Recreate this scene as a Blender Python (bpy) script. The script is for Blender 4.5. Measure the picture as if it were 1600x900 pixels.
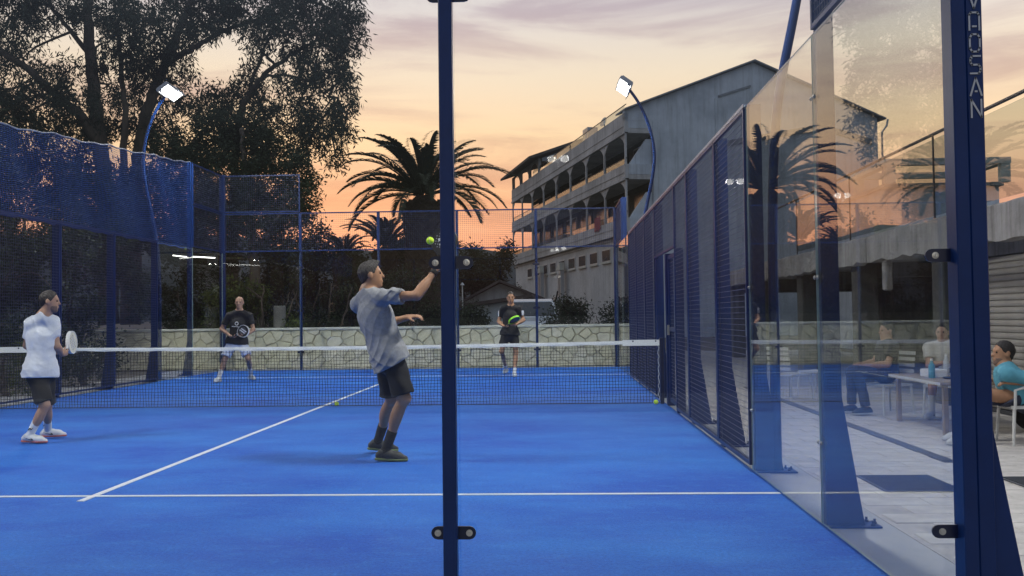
import bpy, math, random
import numpy as np
from mathutils import Vector, Matrix

for o in list(bpy.data.objects):
    bpy.data.objects.remove(o)
SC = bpy.context.scene
COL = SC.collection
R = math.radians

# ------------------------------------------------------------------ camera
CAM = np.array([3.3938, -3.8394, 1.2849])
YAW, PIT, ROL, FPX = 0.0423, 0.0301, 0.0125, 1482.57
_c, _s = math.cos(YAW), math.sin(YAW)
_cp, _sp = math.cos(PIT), math.sin(PIT)
_R0 = np.array([_c, _s, 0.0])
CF = np.array([-_s * _cp, _c * _cp, _sp])
_U0 = np.array([_s * _sp, -_c * _sp, _cp])
CR = math.cos(ROL) * _R0 - math.sin(ROL) * _U0
CU = math.sin(ROL) * _R0 + math.cos(ROL) * _U0
cam = bpy.data.cameras.new('camera')
cam.sensor_width = 36.0
cam.lens = FPX / 1600 * 36
cam.clip_start = 0.05
cam.clip_end = 20000
camo = bpy.data.objects.new('camera', cam)
COL.objects.link(camo)
camo.matrix_world = Matrix(((CR[0], CU[0], -CF[0], CAM[0]), (CR[1], CU[1], -CF[1], CAM[1]),
                            (CR[2], CU[2], -CF[2], CAM[2]), (0, 0, 0, 1)))
SC.camera = camo

def at(u, v, Y=None, X=None, Z=None):
    """point in the place, seen at u, v of the photograph, on a plane of given Y, X or Z (metres)"""
    d = CF + CR * (u - 800) / FPX + CU * (450 - v) / FPX
    if Y is not None: t = (Y - CAM[1]) / d[1]
    elif X is not None: t = (X - CAM[0]) / d[0]
    else: t = (Z - CAM[2]) / d[2]
    return CAM + d * t

# ------------------------------------------------------------------ sky
W = bpy.data.worlds.new('World')
SC.world = W
W.use_nodes = True
_n, _l = W.node_tree.nodes, W.node_tree.links
_n.clear()

def N(tree, typ, **kw):
    n = tree.nodes.new(typ)
    for k, v in kw.items():
        if k.startswith('i_'):
            n.inputs[k[2:].replace('_', ' ')].default_value = v
        else:
            setattr(n, k, v)
    return n

SUN_ELEV, SUN_AZ = R(0.6), R(12)        # the sun has just gone, straight ahead and a little left
def build_world():
    t = W.node_tree
    tc = N(t, 'ShaderNodeTexCoord')
    sep = N(t, 'ShaderNodeSeparateXYZ')
    _l.new(tc.outputs['Generated'], sep.inputs[0])
    ramp = N(t, 'ShaderNodeValToRGB')
    el = ramp.color_ramp.elements
    stops = [(0.0, (.40, .26, .22)), (.035, (.66, .33, .28)), (.08, (.83, .37, .26)), (.125, (.92, .50, .29)),
             (.185, (.95, .67, .40)), (.245, (.88, .72, .54)), (.31, (.73, .67, .65)), (.5, (.46, .47, .51)), (1.0, (.22, .26, .34))]
    el[0].position, el[0].color = stops[0][0], (*stops[0][1], 1)
    el[1].position, el[1].color = stops[-1][0], (*stops[-1][1], 1)
    for p, c in stops[1:-1]:
        e = el.new(p); e.color = (*c, 1)
    _l.new(sep.outputs['Z'], ramp.inputs[0])
    # eastern half, away from the afterglow
    ramp2 = N(t, 'ShaderNodeValToRGB')
    el = ramp2.color_ramp.elements
    el[0].position, el[0].color = 0, (.035, .036, .05, 1)
    el[1].position, el[1].color = .8, (.52, .60, .74, 1)
    e = el.new(.14); e.color = (.035, .04, .055, 1)
    e = el.new(.42); e.color = (.33, .39, .51, 1)
    _l.new(sep.outputs['Z'], ramp2.inputs[0])
    dot = N(t, 'ShaderNodeVectorMath', operation='DOT_PRODUCT')
    _l.new(tc.outputs['Generated'], dot.inputs[0])
    dot.inputs[1].default_value = (-math.sin(SUN_AZ), math.cos(SUN_AZ), 0)
    mr = N(t, 'ShaderNodeMapRange', interpolation_type='SMOOTHSTEP')
    mr.inputs['From Min'].default_value = -.25
    mr.inputs['From Max'].default_value = .98
    _l.new(dot.outputs['Value'], mr.inputs['Value'])
    mix = N(t, 'ShaderNodeMix', data_type='RGBA')
    _l.new(mr.outputs[0], mix.inputs['Factor'])
    _l.new(ramp2.outputs[0], mix.inputs['A'])
    _l.new(ramp.outputs[0], mix.inputs['B'])
    # thin evening cloud in long streaks
    mp = N(t, 'ShaderNodeMapping')
    mp.inputs['Scale'].default_value = (1.5, 1.5, 8.0)
    mp.inputs['Rotation'].default_value = (0, R(-7), 0)
    _l.new(tc.outputs['Generated'], mp.inputs[0])
    nz = N(t, 'ShaderNodeTexNoise', i_Scale=2.3, i_Detail=9.0, i_Roughness=.58)
    nz.inputs['Distortion'].default_value = .5
    _l.new(mp.outputs[0], nz.inputs['Vector'])
    cr = N(t, 'ShaderNodeMapRange', interpolation_type='SMOOTHSTEP')
    cr.inputs['From Min'].default_value = .42
    cr.inputs['From Max'].default_value = .68
    cr.inputs['To Max'].default_value = .9
    _l.new(nz.outputs[0], cr.inputs['Value'])
    cm = N(t, 'ShaderNodeMix', data_type='RGBA', blend_type='MULTIPLY')
    cm.inputs['B'].default_value = (.66, .58, .67, 1)
    _l.new(cr.outputs[0], cm.inputs['Factor'])
    _l.new(mix.outputs['Result'], cm.inputs['A'])
    sky = N(t, 'ShaderNodeTexSky', sky_type='NISHITA', sun_disc=False, sun_elevation=SUN_ELEV, sun_rotation=-SUN_AZ)
    bg1 = N(t, 'ShaderNodeBackground', i_Strength=SKY_GLOW)
    bg2 = N(t, 'ShaderNodeBackground', i_Strength=.05)
    _l.new(cm.outputs['Result'], bg1.inputs['Color'])
    _l.new(sky.outputs[0], bg2.inputs['Color'])
    add = N(t, 'ShaderNodeAddShader')
    _l.new(bg1.outputs[0], add.inputs[0]); _l.new(bg2.outputs[0], add.inputs[1])
    out = N(t, 'ShaderNodeOutputWorld')
    _l.new(add.outputs[0], out.inputs['Surface'])
SKY_GLOW = 1.08
build_world()

sun = bpy.data.lights.new('sun', 'SUN')
sun.energy = .12
sun.angle = R(2)
sun.color = (1, .62, .38)
suno = bpy.data.objects.new('sun', sun)
COL.objects.link(suno)
_sd = Vector((math.sin(SUN_AZ) * math.cos(SUN_ELEV), -math.cos(SUN_AZ) * math.cos(SUN_ELEV), -math.sin(SUN_ELEV)))
suno.rotation_euler = _sd.to_track_quat('-Z', 'Y').to_euler()

SC.view_settings.view_transform = 'Standard'
SC.view_settings.look = 'None'
SC.view_settings.exposure = 0.0
SC.view_settings.gamma = 1.0
SC.view_settings.use_curve_mapping = False
LAMP = 740.0                            # radiance of the court floodlights
CY = SC.cycles
CY.use_denoising = True
CY.max_bounces = 8
CY.diffuse_bounces = 3
CY.glossy_bounces = 4
CY.transparent_max_bounces = 48
CY.sample_clamp_indirect = 60
CY.sample_clamp_direct = 4
CY.caustics_reflective = False
CY.caustics_refractive = False

# ------------------------------------------------------------------ materials
MATS = {}
def mat(name, col, rough=.6, metal=0.0, var=.0, vscale=3.0, bump=0.0, bscale=40.0, spec=.5, col2=None, emit=None, es=0.0, stretch=None, detail=5.0, coat=0.0):
    m = bpy.data.materials.new(name)
    m.use_nodes = True
    t = m.node_tree
    b = t.nodes['Principled BSDF']
    b.inputs['Base Color'].default_value = (*col, 1)
    b.inputs['Roughness'].default_value = rough
    b.inputs['Metallic'].default_value = metal
    b.inputs['Specular IOR Level'].default_value = spec
    if coat: b.inputs['Coat Weight'].default_value = coat
    if emit:
        b.inputs['Emission Color'].default_value = (*emit, 1)
        b.inputs['Emission Strength'].default_value = es
    if var or bump or col2:
        tc = N(t, 'ShaderNodeTexCoord')
        mp = N(t, 'ShaderNodeMapping')
        t.links.new(tc.outputs['Object'], mp.inputs[0])
        if stretch: mp.inputs['Scale'].default_value = stretch
    if var or col2:
        nz = N(t, 'ShaderNodeTexNoise', i_Scale=vscale, i_Detail=detail, i_Roughness=.6)
        t.links.new(mp.outputs[0], nz.inputs['Vector'])
        rp = N(t, 'ShaderNodeValToRGB')
        e = rp.color_ramp.elements
        c2 = col2 or tuple(min(1, c * (1 + var)) for c in col)
        c1 = col if col2 else tuple(c * (1 - var) for c in col)
        e[0].position, e[0].color = .33, (*c1, 1)
        e[1].position, e[1].color = .68, (*c2, 1)
        t.links.new(nz.outputs[0], rp.inputs[0])
        t.links.new(rp.outputs[0], b.inputs['Base Color'])
    if bump:
        nb = N(t, 'ShaderNodeTexNoise', i_Scale=bscale, i_Detail=4.0)
        t.links.new(mp.outputs[0], nb.inputs['Vector'])
        bp = N(t, 'ShaderNodeBump', i_Strength=bump, i_Distance=.01)
        t.links.new(nb.outputs[0], bp.inputs['Height'])
        t.links.new(bp.outputs[0], b.inputs['Normal'])
    MATS[name] = m
    return m

def glass_mat(name, tint=(.972, .982, .978), f0=.045, rough=0.0):
    """clear sheet: transmission straight through, mirror reflection after Schlick on either face"""
    m = bpy.data.materials.new(name)
    m.use_nodes = True
    t = m.node_tree
    t.nodes.clear()
    geo = N(t, 'ShaderNodeNewGeometry')
    dt = N(t, 'ShaderNodeVectorMath', operation='DOT_PRODUCT')
    t.links.new(geo.outputs['Incoming'], dt.inputs[0])
    t.links.new(geo.outputs['Normal'], dt.inputs[1])
    ab = N(t, 'ShaderNodeMath', operation='ABSOLUTE')
    t.links.new(dt.outputs['Value'], ab.inputs[0])
    om = N(t, 'ShaderNodeMath', operation='SUBTRACT')
    om.inputs[0].default_value = 1
    t.links.new(ab.outputs[0], om.inputs[1])
    pw = N(t, 'ShaderNodeMath', operation='POWER')
    pw.inputs[1].default_value = 5
    t.links.new(om.outputs[0], pw.inputs[0])
    ma = N(t, 'ShaderNodeMath', operation='MULTIPLY_ADD')
    ma.inputs[1].default_value = 1 - f0
    ma.inputs[2].default_value = f0
    t.links.new(pw.outputs[0], ma.inputs[0])
    tr = N(t, 'ShaderNodeBsdfTransparent')
    tr.inputs['Color'].default_value = (*tint, 1)
    gl = N(t, 'ShaderNodeBsdfGlossy')
    gl.inputs['Roughness'].default_value = rough
    mx = N(t, 'ShaderNodeMixShader')
    t.links.new(ma.outputs[0], mx.inputs[0])
    t.links.new(tr.outputs[0], mx.inputs[1])
    t.links.new(gl.outputs[0], mx.inputs[2])
    o = N(t, 'ShaderNodeOutputMaterial')
    t.links.new(mx.outputs[0], o.inputs['Surface'])
    MATS[name] = m
    return m

def emit_mat(name, col, strength):
    m = bpy.data.materials.new(name)
    m.use_nodes = True
    t = m.node_tree
    t.nodes.clear()
    e = N(t, 'ShaderNodeEmission')
    e.inputs['Color'].default_value = (*col, 1)
    e.inputs['Strength'].default_value = strength
    o = N(t, 'ShaderNodeOutputMaterial')
    t.links.new(e.outputs[0], o.inputs['Surface'])
    MATS[name] = m
    return m

# ------------------------------------------------------------------ mesh building
ORG = {}
def V(*a): return np.array(a, float)

class MB:
    """collects shapes given in place coordinates; build() links them as ONE mesh object"""
    def __init__(s): s.v = []; s.f = []; s.mi = []; s.cur = 0
    def _add(s, vs, fs):
        k = len(s.v)
        s.v.extend([tuple(map(float, p)) for p in vs])
        s.f.extend([tuple(i + k for i in f) for f in fs])
        s.mi.extend([s.cur] * len(fs))
        return s
    def box(s, x0, x1, y0, y1, z0, z1):
        vs = [(x, y, z) for z in (z0, z1) for x, y in ((x0, y0), (x1, y0), (x1, y1), (x0, y1))]
        return s._add(vs, [(3, 2, 1, 0), (4, 5, 6, 7), (0, 1, 5, 4), (1, 2, 6, 5), (2, 3, 7, 6), (3, 0, 4, 7)])
    def bbox(s, x0, x1, y0, y1, z0, z1, b=.005):
        """box with its long edges chamfered (seen from above: an octagon), top and bottom too"""
        def ring(z, i): 
            a0, a1, c0, c1 = x0 + i, x1 - i, y0 + i, y1 - i
            return [(a0 + b, c0, z), (a1 - b, c0, z), (a1, c0 + b, z), (a1, c1 - b, z), (a1 - b, c1, z), (a0 + b, c1, z), (a0, c1 - b, z), (a0, c0 + b, z)]
        vs = ring(z0, b) + ring(z0 + b, 0) + ring(z1 - b, 0) + ring(z1, b)
        fs = [tuple(range(7, -1, -1)), tuple(range(24, 32))]
        for r in range(3):
            for i in range(8):
                j = (i + 1) % 8
                fs.append((r * 8 + i, r * 8 + j, r * 8 + 8 + j, r * 8 + 8 + i))
        return s._add(vs, fs)
    def obox(s, c, ax, ay, az):
        c, ax, ay, az = (np.array(q, float) for q in (c, ax, ay, az))
        vs = [c + i * ax + j * ay + k * az for k in (-1, 1) for i, j in ((-1, -1), (1, -1), (1, 1), (-1, 1))]
        return s._add(vs, [(3, 2, 1, 0), (4, 5, 6, 7), (0, 1, 5, 4), (1, 2, 6, 5), (2, 3, 7, 6), (3, 0, 4, 7)])
    def tube(s, pts, r, n=8, caps=True, up=None):
        pts = [np.array(p, float) for p in pts]
        rs = r if hasattr(r, '__len__') else [r] * len(pts)
        vs = []
        t0 = pts[1] - pts[0]
        a = np.array(up, float) if up is not None else (V(0, 0, 1) if abs(t0[2]) < .9 * np.linalg.norm(t0) else V(1, 0, 0))
        for i, p in enumerate(pts):
            t = pts[min(i + 1, len(pts) - 1)] - pts[max(i - 1, 0)]
            t = t / (np.linalg.norm(t) + 1e-12)
            a = a - t * a.dot(t); a /= np.linalg.norm(a) + 1e-12
            b = np.cross(t, a)
            for k in range(n):
                w = 2 * math.pi * (k + .5) / n
                vs.append(p + rs[i] * (math.cos(w) * a + math.sin(w) * b))
        fs = []
        for i in range(len(pts) - 1):
            for k in range(n):
                j = (k + 1) % n
                fs.append((i * n + k, i * n + j, i * n + n + j, i * n + n + k))
        if caps:
            fs.append(tuple(range(n - 1, -1, -1)))
            fs.append(tuple(range((len(pts) - 1) * n, len(pts) * n)))
        return s._add(vs, fs)
    def prism(s, poly, d):
        """closed polygon (3-D points, counter-clockwise seen against d) pushed along d"""
        poly = [np.array(p, float) for p in poly]
        d = np.array(d, float); n = len(poly)
        vs = poly + [p + d for p in poly]
        fs = [tuple(range(n - 1, -1, -1)), tuple(range(n, 2 * n))]
        for i in range(n):
            j = (i + 1) % n
            fs.append((i, j, n + j, n + i))
        return s._add(vs, fs)
    def lathe(s, c, axis, prof, n=12):
        """prof: (distance along axis, radius)"""
        axis = np.array(axis, float); axis /= np.linalg.norm(axis)
        return s.tube([np.array(c, float) + axis * h for h, _ in prof], [r for _, r in prof], n)
    def sphere(s, c, r, n=12, m=8):
        r = np.array(r, float) * np.ones(3)
        vs = []; fs = []
        for i in range(m + 1):
            th = math.pi * i / m
            for k in range(n):
                ph = 2 * math.pi * k / n
                vs.append(np.array(c) + r * V(math.sin(th) * math.cos(ph), math.sin(th) * math.sin(ph), math.cos(th)))
        for i in range(m):
            for k in range(n):
                j = (k + 1) % n
                fs.append((i * n + k, i * n + n + k, i * n + n + j, i * n + j))
        return s._add(vs, fs)
    def quad(s, a, b, c, d): return s._add([a, b, c, d], [(0, 1, 2, 3)])
    def build(s, name, mt, parent=None, smooth=False, **props):
        return link_mesh(name, s.v, s.f, mt, parent, smooth, s.mi, **props)

def link_mesh(name, vs, fs, mt, parent=None, smooth=False, mi=None, **props):
    off = ORG.get(parent.name, V(0, 0, 0)) if parent else V(0, 0, 0)
    vs = np.array(vs, float) - off
    me = bpy.data.meshes.new(name)
    me.from_pydata(vs.tolist(), [], fs)
    mts = mt if isinstance(mt, (list, tuple)) else [mt]
    for m in mts: me.materials.append(MATS[m] if isinstance(m, str) else m)
    if mi and len(mts) > 1: me.polygons.foreach_set('material_index', mi)
    if smooth: me.polygons.foreach_set('use_smooth', [True] * len(me.polygons))
    me.update()
    o = bpy.data.objects.new(name, me)
    COL.objects.link(o)
    if parent:
        o.parent = parent
        ORG[o.name] = off
    tag(o, **props)
    return o

def fast_mesh(name, v, f, mt, parent=None, smooth=False, **props):
    """big numpy mesh: v (n,3), f (m,3) or (m,4)"""
    off = ORG.get(parent.name, V(0, 0, 0)) if parent else V(0, 0, 0)
    v = np.asarray(v, np.float32) - off.astype(np.float32)
    f = np.asarray(f, np.int32)
    me = bpy.data.meshes.new(name)
    k = f.shape[1]
    me.vertices.add(len(v)); me.vertices.foreach_set('co', v.ravel())
    me.loops.add(f.size); me.loops.foreach_set('vertex_index', f.ravel())
    me.polygons.add(len(f))
    me.polygons.foreach_set('loop_start', np.arange(0, f.size, k, dtype=np.int32))
    me.polygons.foreach_set('loop_total', np.full(len(f), k, np.int32))
    if smooth: me.polygons.foreach_set('use_smooth', np.ones(len(f), bool))
    me.materials.append(MATS[mt] if isinstance(mt, str) else mt)
    me.update(calc_edges=True)
    me.validate()
    o = bpy.data.objects.new(name, me)
    COL.objects.link(o)
    if parent:
        o.parent = parent; ORG[o.name] = off
    tag(o, **props)
    return o

def tag(o, label=None, cat=None, group=None, kind=None):
    if label: o['label'] = label
    if cat: o['category'] = cat
    if group: o['group'] = group
    if kind: o['kind'] = kind
    return o

def thing(name, loc, label, cat, group=None):
    o = bpy.data.objects.new(name, None)
    o.empty_display_size = .2
    COL.objects.link(o)
    o.location = tuple(map(float, loc))
    ORG[o.name] = np.array(loc, float)
    return tag(o, label, cat, group)

def share(o, loc, parent, rot=None):
    """another piece with the same mesh data, under parent"""
    c = o.copy()
    COL.objects.link(c)
    c.parent = parent
    off = ORG.get(parent.name, V(0, 0, 0)) if parent else V(0, 0, 0)
    c.location = tuple(np.array(loc, float) - off)
    if rot is not None: c.rotation_euler = rot
    ORG[c.name] = np.array(loc, float)
    return c

def piece(name, mb, mt, parent, loc, smooth=False, rot=None):
    """a piece modelled round its own origin and set at loc (place coordinates) under parent"""
    o = link_mesh(name, mb.v, mb.f, mt, None, smooth, mb.mi)
    o.parent = parent
    off = ORG.get(parent.name, V(0, 0, 0)) if parent else V(0, 0, 0)
    o.location = tuple(np.array(loc, float) - off)
    if rot is not None: o.rotation_euler = rot
    ORG[o.name] = np.array(loc, float)
    return o

# ================================================================== materials of the court
def turf_mat():
    m = bpy.data.materials.new('blue_turf'); m.use_nodes = True
    t = m.node_tree; b = t.nodes['Principled BSDF']; L = t.links
    tc = N(t, 'ShaderNodeTexCoord')
    n1 = N(t, 'ShaderNodeTexNoise', i_Scale=.55, i_Detail=6.0, i_Roughness=.62)      # worn, sandy areas
    mp = N(t, 'ShaderNodeMapping'); mp.inputs['Scale'].default_value = (1, 1.9, 1)
    L.new(tc.outputs['Object'], mp.inputs[0]); L.new(mp.outputs[0], n1.inputs['Vector'])
    n2 = N(t, 'ShaderNodeTexNoise', i_Scale=48.0, i_Detail=5.0, i_Roughness=.85)     # fibres
    L.new(tc.outputs['Object'], n2.inputs['Vector'])
    n3 = N(t, 'ShaderNodeTexNoise', i_Scale=6.0, i_Detail=8.0, i_Roughness=.75)      # scuffs
    L.new(mp.outputs[0], n3.inputs['Vector'])
    r1 = N(t, 'ShaderNodeValToRGB'); e = r1.color_ramp.elements
    e[0].position, e[0].color = .36, (.006, .066, .350, 1)
    e[1].position, e[1].color = .64, (.016, .122, .440, 1)
    L.new(n1.outputs[0], r1.inputs[0])
    r3 = N(t, 'ShaderNodeMapRange'); r3.inputs['From Min'].default_value = .52; r3.inputs['From Max'].default_value = .72; r3.inputs['To Max'].default_value = .5
    L.new(n3.outputs[0], r3.inputs['Value'])
    mx = N(t, 'ShaderNodeMix', data_type='RGBA'); mx.inputs['B'].default_value = (.045, .18, .48, 1)
    L.new(r3.outputs[0], mx.inputs['Factor']); L.new(r1.outputs[0], mx.inputs['A'])
    r2 = N(t, 'ShaderNodeMapRange'); r2.inputs['From Min'].default_value = .3; r2.inputs['From Max'].default_value = .7
    r2.inputs['To Min'].default_value = .60; r2.inputs['To Max'].default_value = 1.42
    L.new(n2.outputs[0], r2.inputs['Value'])
    ml = N(t, 'ShaderNodeMix', data_type='RGBA', blend_type='MULTIPLY'); ml.inputs['Factor'].default_value = 1
    L.new(mx.outputs['Result'], ml.inputs['A']); L.new(r2.outputs[0], ml.inputs['B'])
    L.new(ml.outputs['Result'], b.inputs['Base Color'])
    bp = N(t, 'ShaderNodeBump', i_Strength=.55, i_Distance=.006)
    L.new(n2.outputs[0], bp.inputs['Height']); L.new(bp.outputs[0], b.inputs['Normal'])
    b.inputs['Roughness'].default_value = .85
    b.inputs['Specular IOR Level'].default_value = .2
    MATS['blue_turf'] = m
turf_mat()
mat('line_white', (.74, .76, .76), .8, var=.08, vscale=14, bump=.4, bscale=150)
mat('blue_paint', (.003, .022, .105), .38, spec=.32, var=.12, vscale=5, bump=.04, bscale=60)
mat('navy_paint', (.005, .010, .040), .30, spec=.5, var=.12, vscale=8)
mat('wire_blue', (.032, .048, .125), .4, metal=.1, spec=.6)
mat('rail_grey', (.32, .34, .40), .4, metal=.3)
mat('bolt_steel', (.55, .53, .48), .3, metal=.9)
mat('silver_letter', (.42, .43, .46), .35, metal=.6)
mat('net_black', (.012, .013, .016), .7)
mat('tape_white', (.72, .74, .70), .75, var=.16, vscale=9, stretch=(9, 9, 9))
mat('netting_blue', (.010, .070, .30), .6)
mat('concrete', (.33, .33, .33), .8, var=.18, vscale=2.2, bump=.25, bscale=30)
mat('kerb_grey', (.40, .40, .40), .7, var=.14, vscale=1.4, bump=.15, bscale=40)
mat('paver', (.50, .47, .43), .8, var=.16, vscale=5.0, bump=.35, bscale=45)
mat('paver_base', (.43, .40, .365), .9, var=.2, vscale=4)
mat('ground_earth', (.10, .09, .075), .95, var=.35, vscale=.35, bump=.4, bscale=6)
mat('drain_dark', (.05, .055, .065), .6, var=.2, vscale=9)
mat('ball_yellow', (.62, .86, .03), .8, bump=.3, bscale=300, var=.06, vscale=60)
glass_mat('court_glass')
mat('glass_edge', (.42, .56, .52), .12, spec=.6)
emit_mat('lamp_white', (1.0, .985, .94), LAMP)
emit_mat('far_lamp_white', (1.0, .97, .9), 600.0)
emit_mat('reflection_white', (1.0, .98, .93), 9.0)  # glow of the added bars that stand for floodlight reflections
mat('lamp_case', (.30, .31, .33), .4, metal=.4)

# ================================================================== ground
g = MB(); g.quad((-6000, -3000, -.03), (6000, -3000, -.03), (6000, 9000, -.03), (-6000, 9000, -.03))
g.build('ground', 'ground_earth', kind='structure')
pv = MB(); pv.box(-6.4, 13.0, -12, 30, -.028, -.012)
pv.build('pavement', 'concrete', kind='structure')
kb = MB(); kb.bbox(5.03, 5.42, -1.2, 21.0, -.011, -.001, .003)
kb.build('kerb', 'kerb_grey', kind='structure')
cf = MB(); cf.box(-5.02, 5.02, -.03, 20.02, -.011, 0.0)
court = cf.build('court_floor', 'blue_turf', kind='structure')
for nm, b in (('service_line', (-5, 5, 3.025, 3.075)), ('service_line', (-5, 5, 16.925, 16.975)), ('centre_line', (-.025, .025, 2.85, 17.15))):
    m_ = MB(); z = .004 if nm == 'service_line' else .0055
    m_.box(b[0], b[1], b[2], b[3], .0005, z)
    m_.build(nm, 'line_white', court)

# paving blocks between kerb and terrace, laid herringbone-fashion, the near ones piece by piece
pb = MB(); pb.box(5.43, 8.98, -2.2, 13.0, -.0115, -.006)
pbo = pb.build('paving', 'paver_base', kind='structure')
rng = random.Random(4)
pvm = MB(); pvm.bbox(-.213, .213, -.128, .128, -.012, .004, .006)
first = None
row = 0; y = -2.05; npv = 0
while y < 7.6 and npv < 292:
    x = 5.68 + (.21 if row % 2 else 0)
    while x < 8.8:
        hz = -.003 + rng.uniform(-.0025, .0025)
        rr = (rng.uniform(-.006, .006), rng.uniform(-.006, .006), rng.uniform(-.012, .012))
        if first is None: first = piece('paving_block', pvm, 'paver', pbo, (x, y, hz), rot=rr)
        else: share(first, (x, y, hz), pbo, rr)
        npv += 1
        x += .436
    y += .266; row += 1
# the same blocks further off, one piece
fpv = MB()
while y < 13.0:
    x = 5.68 + (.21 if row % 2 else 0)
    while x < 8.8:
        hz = -.003 + rng.uniform(-.002, .002)
        fpv.box(x - .211, x + .211, y - .126, y + .126, -.012, hz + .003); x += .436
    y += .266; row += 1
fpv.build('far_paving_blocks', 'paver', pbo, kind='stuff')

dr = MB(); dr.box(6.70, 6.82, 4.4, 13.0, -.004, .0065)
d0 = thing('drain_channel', (6.76, 8, 0), 'long dark drain channel let into the paving beside the court', 'drain')
dr.build('channel_frame', 'drain_dark', d0)
gm = MB(); gm.box(-.05, .05, -.008, .008, 0, .006); gf = None
for i in range(110):
    q = (6.76, 4.5 + i * .055, .0066)
    if gf is None: gf = piece('grate_bar', gm, 'lamp_case', d0, q)
    else: share(gf, q, d0)
for k, (x0, x1, y0, y1) in enumerate(((5.74, 6.30, 3.05, 3.72), (6.78, 7.3, 3.1, 3.62))):
    mt_ = thing('floor_mat', ((x0 + x1) / 2, (y0 + y1) / 2, 0),
                ('dark ribbed rubber mat lying nearest the court glass', 'dark ribbed mat half hidden behind the blue corner post')[k], 'mat')
    m_ = MB(); m_.bbox(x0, x1, y0, y1, .0045, .014, .003); m_.build('mat_pad', 'drain_dark', mt_)
    m_ = MB(); n_ = 22
    for i in range(n_):
        yy = y0 + .03 + (y1 - y0 - .06) * i / (n_ - 1)
        m_.box(x0 + .02, x1 - .02, yy - .006, yy + .006, .0142, .0185)
    m_.build('ribs', 'drain_dark', mt_, kind='stuff')

# ================================================================== wall parts
def wire_grid(name, o, a, b, parent, step=.05, r=.0018, mt='wire_blue'):
    """welded wire mesh filling the rectangle o, o+a, o+b (place coordinates)"""
    o, a, b = V(*o), V(*a), V(*b)
    la, lb = np.linalg.norm(a), np.linalg.norm(b)
    ua, ub = a / la, b / lb; n = np.cross(ua, ub)
    vs, fs = [], []
    def wire(p, q, s, off):
        k = len(vs); p = p + n * off; q = q + n * off
        for e in (p, q):
            for c in ((1, 1), (-1, 1), (-1, -1), (1, -1)): vs.append(e + s * r * c[0] + n * r * c[1])
        for i in range(4):
            j = (i + 1) % 4; fs.append((k + i, k + j, k + 4 + j, k + 4 + i))
    na, nb = int(round(la / step)), int(round(lb / step))
    for i in range(1, na):
        wire(o + a * i / na, o + a * i / na + b, ua, r)
    for i in range(1, nb):
        wire(o + b * i / nb, o + b * i / nb + a, ub, -r)
    return fast_mesh(name, np.array(vs), np.array(fs), mt, parent, kind='stuff')

def mesh_panel(o, a, b, parent, side=1, mt='blue_paint', w=.03):
    """framed mesh panel: the frame is the part, its wires a sub-part"""
    o, a, b = V(*o), V(*a), V(*b)
    ua, ub = a / np.linalg.norm(a), b / np.linalg.norm(b); n = np.cross(ua, ub)
    h = w / 2
    f = MB()
    la, lb = np.linalg.norm(a), np.linalg.norm(b)
    for e in (0, 1):
        f.obox(o + b * e + ub * h * (1 - 2 * e) + a / 2, ua * la / 2, ub * h, n * .015)
        f.obox(o + a * e + ua * h * (1 - 2 * e) + b / 2, ub * (lb / 2 - w), ua * h, n * .015)
    fr = f.build('mesh_panel', mt, parent)
    wire_grid('wire_mesh', o, a, b, fr)
    return fr

def pane(parent, x0, x1, y0, y1, z0, z1):
    m_ = MB(); m_.box(x0, x1, y0, y1, z0, z1)
    o = m_.build('glass_pane', ['court_glass', 'glass_edge'], parent)
    dx, dy, dz = x1 - x0, y1 - y0, z1 - z0
    big = max(dx * dz, dy * dz) * .9
    for p in o.data.polygons: p.material_index = 0 if p.area > big else 1
    return o

def buttress_post(parent, sx, y, top, foot=True):
    """steel post outside a side wall: 10 cm deep, gusset foot and bolted plate"""
    x0 = 5.022
    m_ = MB(); 
    prof = [(x0, 0.012), (x0 + .225, .012), (x0 + .105, .78), (x0 + .10, top), (x0, top)] if foot else [(x0, 0), (x0 + .1, 0), (x0 + .1, top), (x0, top)]
    m_.prism([(sx * px, y + .03, pz) for px, pz in (prof if sx > 0 else prof[::-1])], (0, -.06, 0))
    p = m_.build('post', 'blue_paint', parent)
    if foot:
        q = MB(); q.box(min(sx * x0, sx * (x0 + .31)), max(sx * x0, sx * (x0 + .31)), y - .085, y + .085, .001, .0118)
        q.build('foot_plate', 'blue_paint', p)
        for dx, dy in ((.262, -.06), (.262, .06), (.292, 0)):
            q = MB(); q.lathe((sx * (x0 + dx), y + dy, .0118), (0, 0, 1), [(0, .013), (.012, .013), (.0122, .008), (.03, .008)], 6)
            q.build('anchor_bolt', 'navy_paint', p)
    return p

def clamp(parent, c, ux, n, w=.09, h=.026, bolts=((-.063, 0), (.063, 0))):
    """round-ended clamp plate holding the glass, centre c, long axis ux, outward normal n"""
    c, ux, n = V(*c), V(*ux), V(*n); uz = V(0, 0, 1)
    pts = []
    for k in range(7):
        a = -math.pi / 2 + math.pi * k / 6
        pts.append((w - h + h * math.cos(a), h * math.sin(a)))
    for k in range(7):
        a = math.pi / 2 + math.pi * k / 6
        pts.append((-(w - h) + h * math.cos(a), h * math.sin(a)))
    if np.dot(np.cross(ux, uz), n) < 0: pts = pts[::-1]
    m_ = MB(); m_.prism([c + ux * a + uz * b for a, b in pts], n * .008)
    p = m_.build('clamp', 'navy_paint', parent)
    for a, b in bolts:
        q = MB(); q.lathe(c + ux * a + uz * b + n * .008, n, [(0, .0135), (.002, .0135), (.0022, .0095), (.006, .0088), (.0075, .006), (.0045, .005)], 12)
        q.build('bolt', 'bolt_steel', p)
    return p

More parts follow.
